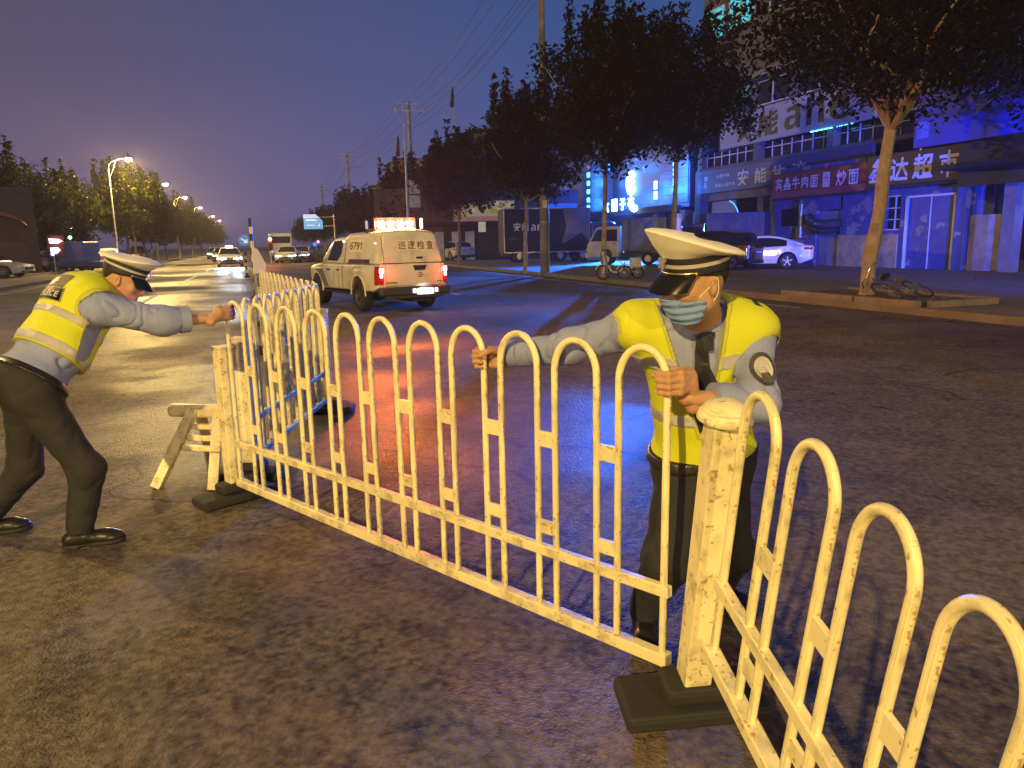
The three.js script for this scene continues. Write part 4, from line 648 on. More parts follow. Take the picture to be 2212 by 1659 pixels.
// ---- passenger cars
function car(label, pos, turn, o) {
  const g = thing('parked_car', label, 'car', pos, turn), L = o.L, w = o.W / 2, H = o.H, z0 = -L / 2, z1 = L / 2;
  const plan = lerpTab([[z0, w * 0.72], [z0 + 0.12, w * 0.86], [z0 + 0.5, w * 0.97], [z0 + 1.2, w], [z1 - 1.2, w], [z1 - 0.5, w * 0.96], [z1 - 0.12, w * 0.87], [z1, w * 0.76]]);
  const hw = (z, y) => plan(z) - 0.06 * Math.max(0, 0.45 - y) - 0.12 * Math.max(0, y - 0.78) + 0.012 * Math.sin((y - 0.3) * 9);
  const belt = o.belt, yt = lerpTab([[z0, belt * 0.72], [z0 + 0.2, belt * 0.8], [z0 + 1.1, belt * 0.96], [z0 + 1.5, belt], [z1 - 0.5, o.deck], [z1 - 0.05, o.deck - 0.03], [z1, o.deck - 0.06]]), yb = lerpTab([[z0, 0.3], [z0 + 0.3, 0.2], [z1 - 0.5, 0.22], [z1, 0.4]]);
  const zf = z0 + o.wf, zrr = z1 - o.wr, r = o.r ?? 0.32, pm = paint(o.paint);
  mesh('body', shell(z0, z1, 80, yb, yt, hw, [[zf, r, r + 0.06], [zrr, r, r + 0.06]], 0.03, [z0 + 0.04, z1 - 0.04]), pm, g);
  const roofY = lerpTab(o.roof.map(([z, y]) => [z * L, y * H])), c0 = o.roof[0][0] * L, c1 = o.roof[o.roof.length - 1][0] * L, yB = belt - 0.06;
  const hwC = (z, y) => plan(Math.max(c0 + 0.4, Math.min(c1 - 0.5, z))) - 0.07 - 0.42 * Math.max(0, y - belt) - Math.max(0, z - c1 + 0.7) * 0.22;
  mesh('roof', shell(c0, c1, 50, () => yB, roofY, hwC, [], 0.04), pm, g);
  const top = (z) => roofY(z) - 0.09;
  for (const s of [-1, 1]) {
    const za = c0 + 0.75, zb = o.glassEnd * L, zm = (za + zb) / 2;
    mesh('side_window', sheet((u, v) => { const z = za - 0.42 * (1 - v) + (zb - za + 0.42 * (1 - v)) * u, lim = Math.max(belt + 0.015, top(z)); const y = belt + 0.015 + (lim - belt - 0.015) * v; return V(s * (hwC(z, y) + 0.006), y, z); }, 30, 6, s > 0), MAT.glass, g);
    mesh('door_handle', [rbox(0.025, 0.025, 0.18, 0.01, s * (hw(-0.1, belt - 0.16) + 0.012), belt - 0.16, -0.05), rbox(0.025, 0.025, 0.18, 0.01, s * (hw(0.8, belt - 0.16) + 0.012), belt - 0.15, 0.85)], pm, g);
    mesh('door_gap', [onSide(hw, s, [[0.16, 0.3], [0.172, 0.3], [0.172, belt - 0.02], [0.16, belt - 0.02]]), onSide(hw, s, [[-0.9, 0.3], [-0.888, 0.3], [-0.888, belt - 0.02], [-0.9, belt - 0.02]])], MAT.black, g);
    mesh('door_mirror', rbox(0.18, 0.12, 0.1, 0.04, s * (w + 0.06), belt + 0.08, c0 + 0.6), pm, g);
    mesh('tail_lamp', [onSide(hw, s, [[z1 - 0.38, o.deck - 0.2], [z1 - 0.05, o.deck - 0.2], [z1 - 0.05, o.deck - 0.1], [z1 - 0.38, o.deck - 0.1]], 0.008), rbox(0.34, 0.09, 0.03, 0.02, s * w * 0.55, o.deck - 0.16, z1 + 0.002)], RED_GLASS, g);
    mesh('headlight', [onSide(hw, s, [[z0 + 0.05, belt * 0.66], [z0 + 0.42, belt * 0.68], [z0 + 0.42, belt * 0.76], [z0 + 0.1, belt * 0.76]], 0.008), rbox(0.34, 0.1, 0.04, 0.02, s * w * 0.5, belt * 0.68, z0 - 0.002)], o.lit ?? WHITE_GLASS, g);
    wheel(g, s * (w - 0.1), r, zf, r, 0.2, o.rim ?? MAT.steel); wheel(g, s * (w - 0.1), r, zrr, r, 0.2, o.rim ?? MAT.steel);
  }
  const glassRun = (a, b, lift) => sheet((u, v) => { const z = a + (b - a) * v, y = roofY(z); return V((u - 0.5) * 2 * (hwC(z, y) - 0.07), y + 0.03 * (1 - (2 * u - 1) ** 2) + lift, z); }, 10, 10, true);
  mesh('windscreen', glassRun(c0 + 0.06, o.wind * L, 0.004), MAT.glass, g); mesh('rear_window', glassRun(o.rearGlass[0] * L, o.rearGlass[1] * L, 0.004), MAT.glass, g);
  mesh('bumper', [rbox(w * 1.7, 0.16, 0.12, 0.05, 0, 0.34, z1 - 0.03), rbox(w * 1.6, 0.12, 0.12, 0.05, 0, 0.3, z0 + 0.04), rbox(w * 1.1, 0.16, 0.03, 0.02, 0, 0.46, z0)], MAT.black, g);
  plateMesh(g, [0, o.plateY ?? o.deck - 0.3, z1 + 0.012]);
  mesh('underbody', box(w * 1.5, 0.14, L * 0.8, 0, 0.26, 0), MAT.black, g);
  return g;
}
const SEDAN = { L: 4.55, W: 1.78, H: 1.37, belt: 0.86, deck: 0.98, wf: 0.92, wr: 1.0, paint: [0.78, 0.76, 0.72], roof: [[-0.24, 0.62], [-0.1, 0.93], [0.0, 0.99], [0.1, 1.0], [0.2, 0.97], [0.32, 0.86], [0.42, 0.73]], glassEnd: 0.27, wind: -0.1, rearGlass: [0.16, 0.38] };
const SUV = { L: 4.45, W: 1.82, H: 1.62, belt: 1.0, deck: 1.08, wf: 0.88, wr: 0.86, r: 0.35, paint: [0.012, 0.013, 0.016], roof: [[-0.26, 0.6], [-0.12, 0.93], [0, 1], [0.2, 0.99], [0.38, 0.93], [0.46, 0.66]], glassEnd: 0.4, wind: -0.12, rearGlass: [0.39, 0.455], plateY: 0.72 };
const HATCH = { ...SUV, H: 1.45, belt: 0.9, deck: 0.98, L: 3.9, r: 0.31 };
car('white fastback sedan parked before the shops, its tail to the right', [20.1, 0.12, -27.6], 52 * RAD, SEDAN);
car('black car with a blue plate, parked left of the white sedan', [18.6, 0.12, -28.6], 24 * RAD, SUV);
car('pale car parked far back between the black box truck and the white van', [14.4, 0.12, -57], 8 * RAD, { ...HATCH, paint: [0.4, 0.45, 0.6] });
// ------------------------------------------------------------------ trees: trunk with limbs, crown of separate leaves in clumps
const leafMat = (rgb) => { const m = new THREE.MeshPhysicalMaterial({ roughness: 0.62, vertexColors: true, side: THREE.DoubleSide, transmission: 0.38, thickness: 0, specularIntensity: 0.4 }); m.color.setRGB(...rgb); return m; };
const LEAF = { dark: leafMat([0.15, 0.155, 0.13]), green: leafMat([0.1, 0.118, 0.03]) };
function leaves(seed, clumps, size, per) {
  const r = rng(seed), P = [], N = [], C = [], I = [];
  const push = (c, s) => {
    const a = r() * 6.283, tilt = (r() - 0.3) * 2.6, u = V(Math.cos(a), -Math.sin(tilt) * 1.2, Math.sin(a)).normalize(), w = V(-Math.sin(a), (r() - 0.5) * 2.6, Math.cos(a)).normalize(), n = u.clone().cross(w).normalize(), b = P.length / 3, k = 0.75 + 0.5 * r(), warm = 0.9 + 0.25 * r();
    const q = [c.clone().addScaledVector(u, -s * 0.1), c.clone().addScaledVector(u, s * 0.42).addScaledVector(w, s * 0.36).addScaledVector(n, s * 0.1), c.clone().addScaledVector(u, s), c.clone().addScaledVector(u, s * 0.42).addScaledVector(w, -s * 0.36).addScaledVector(n, s * 0.1)];
    for (const p of q) { P.push(p.x, p.y, p.z); N.push(n.x, n.y, n.z); C.push(k * warm, k, k * (1.8 - warm) * 0.9); }
    I.push(b, b + 1, b + 2, b, b + 2, b + 3);
  };
  for (const [c, rad] of clumps) { const n = Math.round(per * (0.7 + 0.6 * r()) * Math.min(1.6, rad / 0.5)); for (let i = 0; i < n; i++) { const d = V(r() * 2 - 1, r() * 2 - 1, r() * 2 - 1).normalize().multiplyScalar(rad * Math.pow(r(), 0.5)); push(c.clone().add(d), size * (0.7 + 0.6 * r())); } }
  const g = new THREE.BufferGeometry(); g.setAttribute('position', new THREE.Float32BufferAttribute(P, 3)); g.setAttribute('normal', new THREE.Float32BufferAttribute(N, 3)); g.setAttribute('color', new THREE.Float32BufferAttribute(C, 3)); g.setIndex(I); return g;
}
function limb(a, b, r0, r1, wob, rnd, n = 5) { const pts = []; for (let i = 0; i <= n; i++) { const t = i / n, p = mix3(a, b, t); if (i && i < n) p.add(V((rnd() - 0.5) * wob, (rnd() - 0.5) * wob * 0.4, (rnd() - 0.5) * wob)); pts.push(p); }
  const c = new THREE.CatmullRomCurve3(pts), seg = n * 4, g = new THREE.TubeGeometry(c, seg, 1, 9, false), pos = g.attributes.position; for (let i = 0; i <= seg; i++) { const t = i / seg, o = c.getPointAt(t), rr = (r0 + (r1 - r0) * t) * (1 + 0.05 * Math.sin(t * 17 + r0 * 90)); for (let j = 0; j <= 9; j++) { const k = i * 10 + j; pos.setXYZ(k, o.x + (pos.getX(k) - o.x) * rr, o.y + (pos.getY(k) - o.y) * rr, o.z + (pos.getZ(k) - o.z) * rr); } } g.computeVertexNormals(); return { g, c }; }
function tree(label, pos, o) {
  const g = thing('street_tree', label, 'tree', pos, o.turn ?? 0, o.group), r = rng(o.seed), H = o.h, th = o.fork;
  const top = V(o.lean ?? 0.1, th, (r() - 0.5) * 0.2), main = limb(V(0, -0.05, 0), top, o.r0, o.r0 * 0.72, 0.07, r, 4);
  mesh('trunk', [main.g, cyl(o.r0 * 1.25, o.r0 * 1.02, 0.18, 0, 0.06, 0, 12)], MAT.bark, g);
  const clumps = [], R = o.crown, base = o.base ?? th - 0.3, mid = (base + H) / 2, hh = (H - base) / 2, limbs = [];
  const nb = o.limbs ?? 7;
  for (let i = 0; i < nb; i++) {
    const a = i / nb * 6.283 + r() * 0.7, out = R * (0.35 + 0.55 * r()), y = base + (H - base) * (0.25 + 0.6 * r()), e = V(top.x + Math.cos(a) * out, y, top.z + Math.sin(a) * out), l = limb(top.clone().add(V(0, -0.1, 0)), e, o.r0 * 0.42, 0.02, 0.5, r, 4);
    mesh('limb', l.g, MAT.bark, g);
    for (let t = 0.35; t <= 1.01; t += 0.16) clumps.push([l.c.getPointAt(Math.min(1, t)).add(V((r() - 0.5) * 0.6, (r() - 0.2) * 0.5, (r() - 0.5) * 0.6)), 0.4 + 0.3 * r()]);
  }
  const n = o.clumps ?? 110;
  for (let i = 0; i < n; i++) { const d = V(r() * 2 - 1, r() * 2 - 1, r() * 2 - 1).normalize(), k = Math.pow(r(), 0.42), up = d.y * k, wide = 1 - 0.35 * Math.max(0, up) - 0.12 * Math.max(0, -up), lump = 1 + 0.22 * Math.sin(d.x * 5 + o.seed) * Math.cos(d.z * 4 + d.y * 3); clumps.push([V(top.x + d.x * k * R * wide * lump, mid + up * hh, top.z + d.z * k * R * wide * lump), (0.38 + 0.32 * r()) * (R / 2.2)]); }
  for (let i = 0; i < (o.shoots ?? 8) * 2; i++) { const a = r() * 6.283, q = R * 0.75 * Math.sqrt(r()), s = 0.7 + 1.0 * r(), y0 = mid + hh * Math.sqrt(Math.max(0, 1 - (q / R) ** 2)) * 0.85; for (let k = 0; k < 5; k++) clumps.push([V(top.x + Math.cos(a) * q + (r() - 0.5) * 0.12, y0 + s * k / 4, top.z + Math.sin(a) * q + (r() - 0.5) * 0.12), 0.3 - 0.045 * k]); }
  const m = new THREE.Mesh(leaves(o.seed + 5, clumps, (o.leaf ?? 0.17) * 0.98, (o.per ?? 42) * 1.4), o.mat ?? LEAF.dark); m.name = 'crown'; m.castShadow = m.receiveShadow = true; g.add(m); return g;
}
const GR = 'street trees on the right footway', GL = 'trees along the left side of the road';
tree('nearest tree of the right footway with a thick pale trunk standing in a kerbed bed', [12.5, 0.1, -13.2], { seed: 3, h: 9.6, fork: 3.6, base: 3.75, r0: 0.165, crown: 3.3, lean: 0.3, clumps: 250, leaf: 0.15, per: 40, limbs: 11, shoots: 10, group: GR });
const t1 = tree('slender tree whose trunk rises behind the white tricycle, left of the masked officer', [11.75, 0.1, -25.0], { seed: 11, h: 8.6, fork: 4.3, base: 3.9, r0: 0.1, crown: 2.5, clumps: 170, leaf: 0.18, shoots: 9, group: GR });
tree('forked tree whose trunk splits in a narrow V beside the blue neon columns', [16.0, 0.1, -27.4], { seed: 23, h: 9.2, fork: 4.4, base: 4.6, r0: 0.12, crown: 2.9, clumps: 190, leaf: 0.18, shoots: 10, limbs: 6, group: GR });
tree('thin tree with pale trunk close to the left of the big utility pole', [11.05, 0.1, -31.5], { seed: 31, h: 7.3, fork: 3.1, base: 3.0, r0: 0.1, crown: 2.5, clumps: 150, leaf: 0.19, shoots: 8, group: GR });
tree('thin tree before the shop front with the yellow and cream sign', [11.4, 0.1, -44.4], { seed: 41, h: 7.0, fork: 3.2, base: 3.1, r0: 0.1, crown: 2.6, clumps: 150, leaf: 0.22, shoots: 7, group: GR });
tree('tree hanging into the top right corner over the blue signboard', [20.2, 0.1, -14.2], { seed: 59, h: 11, fork: 4.6, base: 4.2, r0: 0.16, crown: 3.6, clumps: 260, leaf: 0.18, per: 44, shoots: 4, group: GR });
const protoA = tree('first of the farther trees on the right, seen over the roof of the pickup', [11.2, 0.1, -60], { seed: 61, h: 7.2, fork: 2.9, base: 2.5, r0: 0.1, crown: 2.7, clumps: 90, leaf: 0.28, per: 26, limbs: 5, shoots: 5, group: GR });
for (const [i, z] of [-72, -84, -97, -110, -125, -142, -160, -182, -206].entries()) { const c = copyOf(protoA, 'one of the far right trees that run together into a dark band beyond the pickup', [11.2 + (i % 3) * 0.8 - 1.5, 0.1, z], i * 1.3); c.scale.set(1 + 0.1 * (i % 2), 0.8 + 0.1 * (i % 3), 1 + 0.1 * (i % 2)); c.userData.group = 'far right trees running together into a band'; }
// left side
const LT = { leaf: 0.26, per: 30, limbs: 6, group: GL, mat: LEAF.green };
tree('tree glowing bright yellow green under the nearest visible street lamp', [-9.3, 0, -67.7], { ...LT, seed: 71, h: 7.2, fork: 2.6, base: 2.2, r0: 0.13, crown: 3.0, clumps: 130, shoots: 3 });
tree('dark bushy tree directly left of the bright yellow lit one', [-14.2, 0, -63], { ...LT, seed: 79, h: 6.9, fork: 2.4, base: 1.6, r0: 0.15, crown: 3.7, clumps: 150, shoots: 6 });
tree('dark round tree behind the red neon sign, farthest left of the tree row', [-17.8, 0, -72], { ...LT, seed: 83, h: 6.2, fork: 2.2, base: 1.4, r0: 0.15, crown: 3.4, clumps: 140, shoots: 6 });
tree('tall dark tree cut by the left edge of the view', [-15.6, 0, -58.5], { ...LT, seed: 89, h: 7.7, fork: 2.6, base: 1.6, r0: 0.16, crown: 1.9, clumps: 150, shoots: 3 });
tree('dark pointed tree just right of the bright yellow lit one', [-10.6, 0, -73], { ...LT, seed: 97, h: 8.3, fork: 2.6, base: 2.2, r0: 0.14, crown: 3.0, clumps: 130, shoots: 7 });
const protoL = tree('tree of the left row below the second visible street lamp', [-10.8, 0, -84], { ...LT, seed: 101, h: 7.8, fork: 2.6, base: 2.1, r0: 0.13, crown: 3.0, clumps: 100, leaf: 0.3, per: 26, shoots: 5 });
for (const [i, z] of [-95, -106, -118, -131, -146, -162, -180, -205, -232].entries()) { const c = copyOf(protoL, 'one of the far left trees lined up under the more distant lamps', [-11.4 + (i % 3) * 0.5, 0, z], i * 1.7); c.scale.set(1, 0.86 + 0.1 * (i % 3), 1); c.userData.group = 'far left trees under the distant lamps'; }
// ------------------------------------------------------------------ right side: shops, office block, neon building, poles
const fb = (z0, z1, y0, y1, x, d) => box(d, y1 - y0, Math.abs(z1 - z0), x + d / 2, (y0 + y1) / 2, (z0 + z1) / 2);   // a slab whose front stands at x and looks at the road
const faceSheet = (z0, z1, y0, y1, x) => sheet((u, v) => V(x, y0 + (y1 - y0) * v, z0 + (z1 - z0) * u), 1, 1);              // print lying on such a front; z0 is the left end as seen from the road
const signBox = (root, name, z0, z1, y0, y1, x, d, mat, tex) => { const m = mesh(name, fb(z0, z1, y0, y1, x, d), mat, root); if (tex) mesh('sign_print', faceSheet(z0, z1, y0, y1, x - 0.012), new THREE.MeshPhysicalMaterial({ map: tex, roughness: 0.55 }), m, true); return m; };
const WALL = { wash: M([0.9, 0.9, 0.95], 0.9, { map: T.peel, size: 3.3, bump: T.mottle, bumpScale: 0.006 }), pale: M([0.34, 0.33, 0.38], 0.9, { map: T.grime, size: 2.3, bump: T.mottle, bumpScale: 0.006 }), grey: M([0.2, 0.2, 0.23], 0.9, { map: T.mottle, size: 3 }), dark: M([0.05, 0.05, 0.06], 0.9, { map: T.mottle, size: 2 }), tan: M([0.4, 0.33, 0.22], 0.92, { map: T.grime, size: 1.1, bump: T.mottle, bumpScale: 0.015 }), tile: M([0.16, 0.2, 0.3], 0.4, { map: T.fine, size: 1 }), brown: M([0.24, 0.15, 0.12], 0.9, { map: T.mottle, size: 3 }), blue: M([0.03, 0.07, 0.24], 0.45, { map: T.grime, size: 1.6 }), frame: M([0.6, 0.62, 0.66], 0.5), hole: M([0.008, 0.008, 0.011], 0.6) };  // hole: near-black put in for shade inside openings, also colours the shed roof
const txt = (q, s, x, y, size, color, font = 'sans-serif', weight = 'bold ') => { q.fillStyle = color; q.font = weight + size + 'px ' + font; q.textBaseline = 'middle'; q.fillText(s, x, y); };
{
  // office block with the two company signs
  const g = thing('office_building', 'tall dark office block with a long pale sign reading ane and lit windows high up', 'building');
  mesh('wall', [fb(-42, -14, 10.2, 19, 26.3, 12), fb(-42, -14, 8.05, 9.75, 26.15, 12), fb(-42, -14, 5.35, 5.55, 26.1, 1), fb(-42, -14, 0, 0.4, 26.2, 10), fb(-42, -41.4, 0.4, 5.4, 26, 10), fb(-36, -35.5, 0.4, 5.4, 26.2, 1), fb(-30.2, -29.6, 0.4, 5.4, 26.2, 1), fb(-42, -14, 3.6, 4.05, 26.15, 10)], WALL.grey, g);
  mesh('back_wall', [fb(-42, -14, 0.4, 8.2, 27.6, 10)], WALL.hole, g);
  for (const z of [-41.6, -36.1, -30.4, -24.6]) mesh('pillar', fb(z - 0.22, z + 0.22, 5.5, 8.1, 26.02, 0.5), WALL.grey, g);
  // strip of windows with pale glazing bars between the signs
  mesh('window_glass', fb(-42, -20, 5.5, 6.4, 26.45, 0.03), MAT.glass, g);
  for (let z = -41.4; z < -20; z += 0.78) mesh('glazing_bar', fb(z - 0.025, z + 0.025, 5.52, 6.4, 26.38, 0.05), WALL.frame, g);
  mesh('glazing_bar', fb(-42, -20, 6.1, 6.15, 26.36, 0.05), WALL.frame, g);
  const blue = print(1024, 128, (q, w, h) => { q.fillStyle = '#2b3f6e'; q.fillRect(0, 0, w, h); q.strokeStyle = '#c9cdd8'; strokes(q, '安能物流', 300, 28, 78, 9, 1.45); strokes(q, '宾市', 52, 30, 30, 3, 0); strokes(q, '大国子亭', 150, 30, 22, 2.5); strokes(q, '安能大国子市', 140, 80, 22, 2.5); strokes(q, '鑫', 48, 66, 30, 3); });
  const bb = print(1024, 170, (q, w, h) => { q.fillStyle = '#8f98a8'; q.fillRect(0, 0, w, h); q.strokeStyle = '#0e1016'; strokes(q, '安', 110, 26, 120, 20); strokes(q, '能', 250, 26, 120, 18); txt(q, 'ane', 396, 74, 190, '#0e1016'); q.beginPath(); q.arc(742, 128, 14, 0, 7); q.fill(); q.lineWidth = 16; q.beginPath(); q.moveTo(760, 30); q.lineTo(800, 70); q.stroke(); });
  signBox(g, 'sign_panel', -41.6, -27.6, 4.05, 5.35, 25.9, 0.2, WALL.blue, blue);
  signBox(g, 'sign_panel', -39.2, -24.9, 6.4, 8.15, 25.85, 0.18, M([0.3, 0.33, 0.4], 0.6), bb);
  for (let i = 0; i < 9; i++) mesh('strip_light', rbox(0.05, 0.05, 0.24, 0.02, 25.8, 6.36, -31.4 + i * 0.32), glow([0.12, 0.72, 1], i < 5 ? 5 : 1.6), g);
  for (const z of [-38.2, -34.9, -31.4]) { const wn = mesh('window', fb(z - 1.2, z + 1.2, 8.35, 9.5, 26.1, 0.06), z < -37 ? glow([0.02, 0.16, 0.22], 1) : MAT.glass, g); mesh('window_frame', [fb(z - 1.25, z + 1.25, 8.3, 8.36, 26.06, 0.06), fb(z - 1.25, z + 1.25, 9.48, 9.54, 26.06, 0.06), fb(z - 0.03, z + 0.03, 8.36, 9.5, 26.06, 0.06)], WALL.frame, wn); }
  // eave of round tile ends, in two rows
  const ends = []; for (let z = -41.8; z < -24; z += 0.24) for (const k of [0, 1]) ends.push(cyl(0.1, 0.1, 0.5, 0, 0, 0, 8).rotateZ(Math.PI / 2).translate(25.75 + k * 0.3, 9.75 + k * 0.24, z + k * 0.12));
  const ev = mesh('eave_tiles', ends, M([0.3, 0.3, 0.36], 0.7), g); ev.userData.kind = 'stuff';
  mesh('eave', [box(0.9, 0.12, 18, 25.95, 9.58, -33)], WALL.dark, g);
  // the high windows: two lit
  for (const [z0, z1, y0, y1, lit] of [[-39.25, -37.0, 12.95, 14.95, 1], [-41.6, -39.8, 12.6, 14.4, 1], [-35.6, -33.4, 13, 15, 0], [-32, -29.8, 13, 15, 0], [-28.4, -26.2, 13, 15, 0]]) {
    const wn = mesh('window', fb(z0, z1, y0, y1, 26.26, 0.06), lit ? glow([0.05, 0.5, 0.62], 1.0) : MAT.glass, g), zm = (z0 + z1) / 2;
    mesh('window_frame', [fb(z0 - 0.06, z1 + 0.06, y0 - 0.06, y0, 26.2, 0.1), fb(z0 - 0.06, z1 + 0.06, y1, y1 + 0.06, 26.2, 0.1), fb(z0 - 0.06, z0, y0, y1, 26.2, 0.1), fb(z1, z1 + 0.06, y0, y1, 26.2, 0.1), fb(zm - 0.03, zm + 0.03, y0, y1, 26.22, 0.06), fb(z0, z1, y0 + 1.1, y0 + 1.15, 26.22, 0.06)], WALL.frame, wn);
    if (lit) mesh('curtain', fb(zm - 0.5, zm - 0.05, y0 + 0.1, y0 + 1.05, 26.235, 0.012), glow([0.25, 0.5, 0.3], 0.8), wn);  // curtain glows in place of room light coming through it
  }
  mesh('shutter', [fb(-40.6, -38.2, 2.2, 3.55, 26.3, 0.1), fb(-35.2, -33, 0.4, 3.5, 26.4, 0.1)], M([0.25, 0.26, 0.3], 0.6, { bump: T.weave, size: 1.2, bumpScale: 0.02 }), g);
  mesh('blue_reflection_arc', new THREE.TorusGeometry(1.2, 0.035, 6, 20, 1.2).rotateZ(1.75).rotateY(Math.PI / 2).translate(26.1, 2.3, -38.7), glow([0.06, 0.3, 1], 2.2), g);  // glowing arc put in for the blue reflection on the dark truck
}
{
  // row of low shops with their signs
  const g = thing('shop_row', 'low row of shops with red signboards, blue metal door and peeling pale walls', 'building');
  mesh('wall', [fb(-31.6, -29.3, 0.1, 3.2, 24.05, 6), fb(-29.3, -27.1, 2.55, 3.2, 24.05, 6), fb(-29.3, -28.7, 0.1, 2.55, 24.05, 6), fb(-27.2, -24.75, 1.45, 3.25, 24.05, 6), fb(-24.75, -23.95, 2.95, 3.25, 24.05, 6), fb(-24.75, -23.95, 1.45, 1.6, 24.05, 6), fb(-23.95, -23.62, 0.1, 3.25, 24.05, 6), fb(-23.62, -21.45, 2.82, 3.25, 24.05, 6), fb(-21.45, -21.2, 0.1, 3.25, 24.05, 6), fb(-31.6, -20.8, 3.2, 4.6, 24.25, 6)], WALL.wash, g);
  mesh('plinth', [fb(-27.2, -23.95, 0.1, 1.44, 23.98, 6)], WALL.tan, g);
  mesh('pilaster', [fb(-21.2, -20.8, 0.1, 3.4, 23.8, 1)], WALL.wash, g);
  mesh('back_room', [fb(-31, -21, 0.1, 3.2, 25.6, 3)], WALL.hole, g);
  const dr = mesh('metal_door', fb(-23.6, -21.47, 0.12, 2.8, 24.1, 0.06), M([0.8, 0.85, 0.95], 0.6, { map: T.peel, size: 4.1, bump: T.mottle, bumpScale: 0.01 }), g);
  mesh('door_frame', [fb(-23.66, -23.58, 0.12, 2.86, 24.0, 0.14), fb(-21.49, -21.41, 0.12, 2.86, 24.0, 0.14), fb(-23.66, -21.41, 2.8, 2.88, 24.0, 0.14), fb(-22.56, -22.52, 0.12, 2.8, 24.07, 0.05)], WALL.frame, dr);
  const wn = mesh('window', fb(-24.72, -23.98, 1.62, 2.93, 24.25, 0.04), MAT.glass, g); mesh('window_frame', [fb(-24.75, -23.95, 2.0, 2.04, 24.2, 0.05), fb(-24.75, -23.95, 2.44, 2.48, 24.2, 0.05), fb(-24.37, -24.33, 1.62, 2.93, 24.2, 0.05), fb(-24.75, -23.95, 2.9, 2.95, 24.12, 0.1), fb(-24.75, -23.95, 1.6, 1.64, 24.12, 0.1)], WALL.frame, wn);
  mesh('shutter', fb(-28.65, -27.25, 0.12, 2.5, 24.2, 0.06), M([0.2, 0.22, 0.3], 0.6, { bump: T.weave, size: 1.5, bumpScale: 0.02 }), g);
  mesh('window', fb(-31.1, -29.9, 1.9, 2.7, 24.03, 0.04), MAT.glass, g);
  mesh('flue_pipe', [cyl(0.11, 0.11, 1.5, 23.75, 2.1, -29.35, 12), cyl(0.16, 0.02, 0.2, 23.75, 2.98, -29.35, 12), bar(V(23.75, 1.4, -29.35), V(24.1, 1.4, -29.35), 0.1, 0.1, 10)], MAT.steel, g);
  mesh('folded_awning', [tube([V(23.6, 2.25, -28.6), V(23.3, 2.0, -27.9), V(23.3, 1.9, -27.2), V(23.6, 1.95, -26.6)], 0.2, 9, 20), tube([V(23.7, 1.75, -28.5), V(23.5, 1.65, -27.6), V(23.6, 1.7, -26.8)], 0.16, 9, 16)], M([0.03, 0.04, 0.09], 0.25, { bump: T.mottle, bumpScale: 0.02 }), g);
  const red = print(1024, 186, (q, w, h) => { q.fillStyle = '#7c2733'; q.fillRect(0, 0, w, h); q.fillStyle = '#8d3a4e'; q.fillRect(0, 140, w, 46); q.strokeStyle = '#d8cfe0'; strokes(q, '宾鑫牛肉面', 40, 36, 92, 10, 1.12); q.fillStyle = '#c5bdd0'; q.fillRect(590, 30, 76, 106); q.strokeStyle = '#8c6a84'; strokes(q, '大', 598, 46, 60, 6); q.strokeStyle = '#d8cfe0'; strokes(q, '炒面', 730, 30, 104, 12, 1.14); });
  const mk = print(1024, 256, (q, w, h) => { q.fillStyle = '#2b1420'; q.fillRect(0, 0, w, h); q.strokeStyle = '#d2d0e4'; strokes(q, '鑫达超市', 24, 36, 190, 26, 1.3); });
  signBox(g, 'red_signboard', -31.6, -25.55, 3.22, 4.34, 23.8, 0.22, M([0.16, 0.02, 0.03], 0.5), red);
  signBox(g, 'market_signboard', -25.45, -20.85, 3.32, 4.5, 23.72, 0.22, M([0.05, 0.015, 0.02], 0.5), mk);
  mesh('sign_edge', [fb(-25.45, -20.85, 3.2, 3.3, 23.7, 0.3), fb(-31.6, -25.55, 3.12, 3.2, 23.8, 0.25)], WALL.dark, g);
}
{
  const g = thing('signboard', 'long blue signboard above the market sign at the right edge', 'signboard');
  const t = print(1024, 192, (q, w, h) => { q.fillStyle = '#1b2fa0'; q.fillRect(0, 0, w, h); q.strokeStyle = '#8ea6ff'; strokes(q, '自慢', 470, 40, 110, 11, 1.15); strokes(q, '子市国大', 740, 70, 62, 6, 1.1); q.fillStyle = '#4f6ae0'; q.fillRect(10, 100, 60, 60); });
  signBox(g, 'panel', -23.4, -13.5, 4.62, 6.5, 23.9, 0.2, M([0.012, 0.03, 0.3], 0.5), t);
  mesh('post', [fb(-23.2, -23.1, 3.3, 4.6, 24.0, 0.1), fb(-18, -17.9, 3.3, 4.6, 24.0, 0.1), fb(-14, -13.9, 3.3, 4.6, 24.0, 0.1)], MAT.steel, g);
}
{
  const g = thing('shed', 'black open shed with a dark blue gate at the right edge', 'building');
  mesh('roof', [box(5, 0.14, 8.4, 24.6, 3.5, -16.4, 0, 0, -0.05), fb(-20.7, -12.4, 3.0, 4.4, 23.2, 0.1)], WALL.hole, g);
  mesh('wall', [fb(-20.75, -19.3, 0.1, 2.05, 24.0, 0.25), fb(-20.7, -12.4, 0.1, 3.2, 27, 0.2)], WALL.pale, g);
  mesh('pillar', [fb(-19.3, -18.85, 0.1, 3.1, 23.7, 0.4)], WALL.grey, g);
  mesh('gate', [fb(-18.3, -13, 0.12, 2.4, 24.4, 0.06)], M([0.02, 0.03, 0.12], 0.5), g); mesh('gate_rail', [fb(-18.3, -13, 1.2, 1.28, 24.34, 0.06), fb(-15.7, -15.6, 0.12, 2.4, 24.34, 0.06)], MAT.steel, g);
}
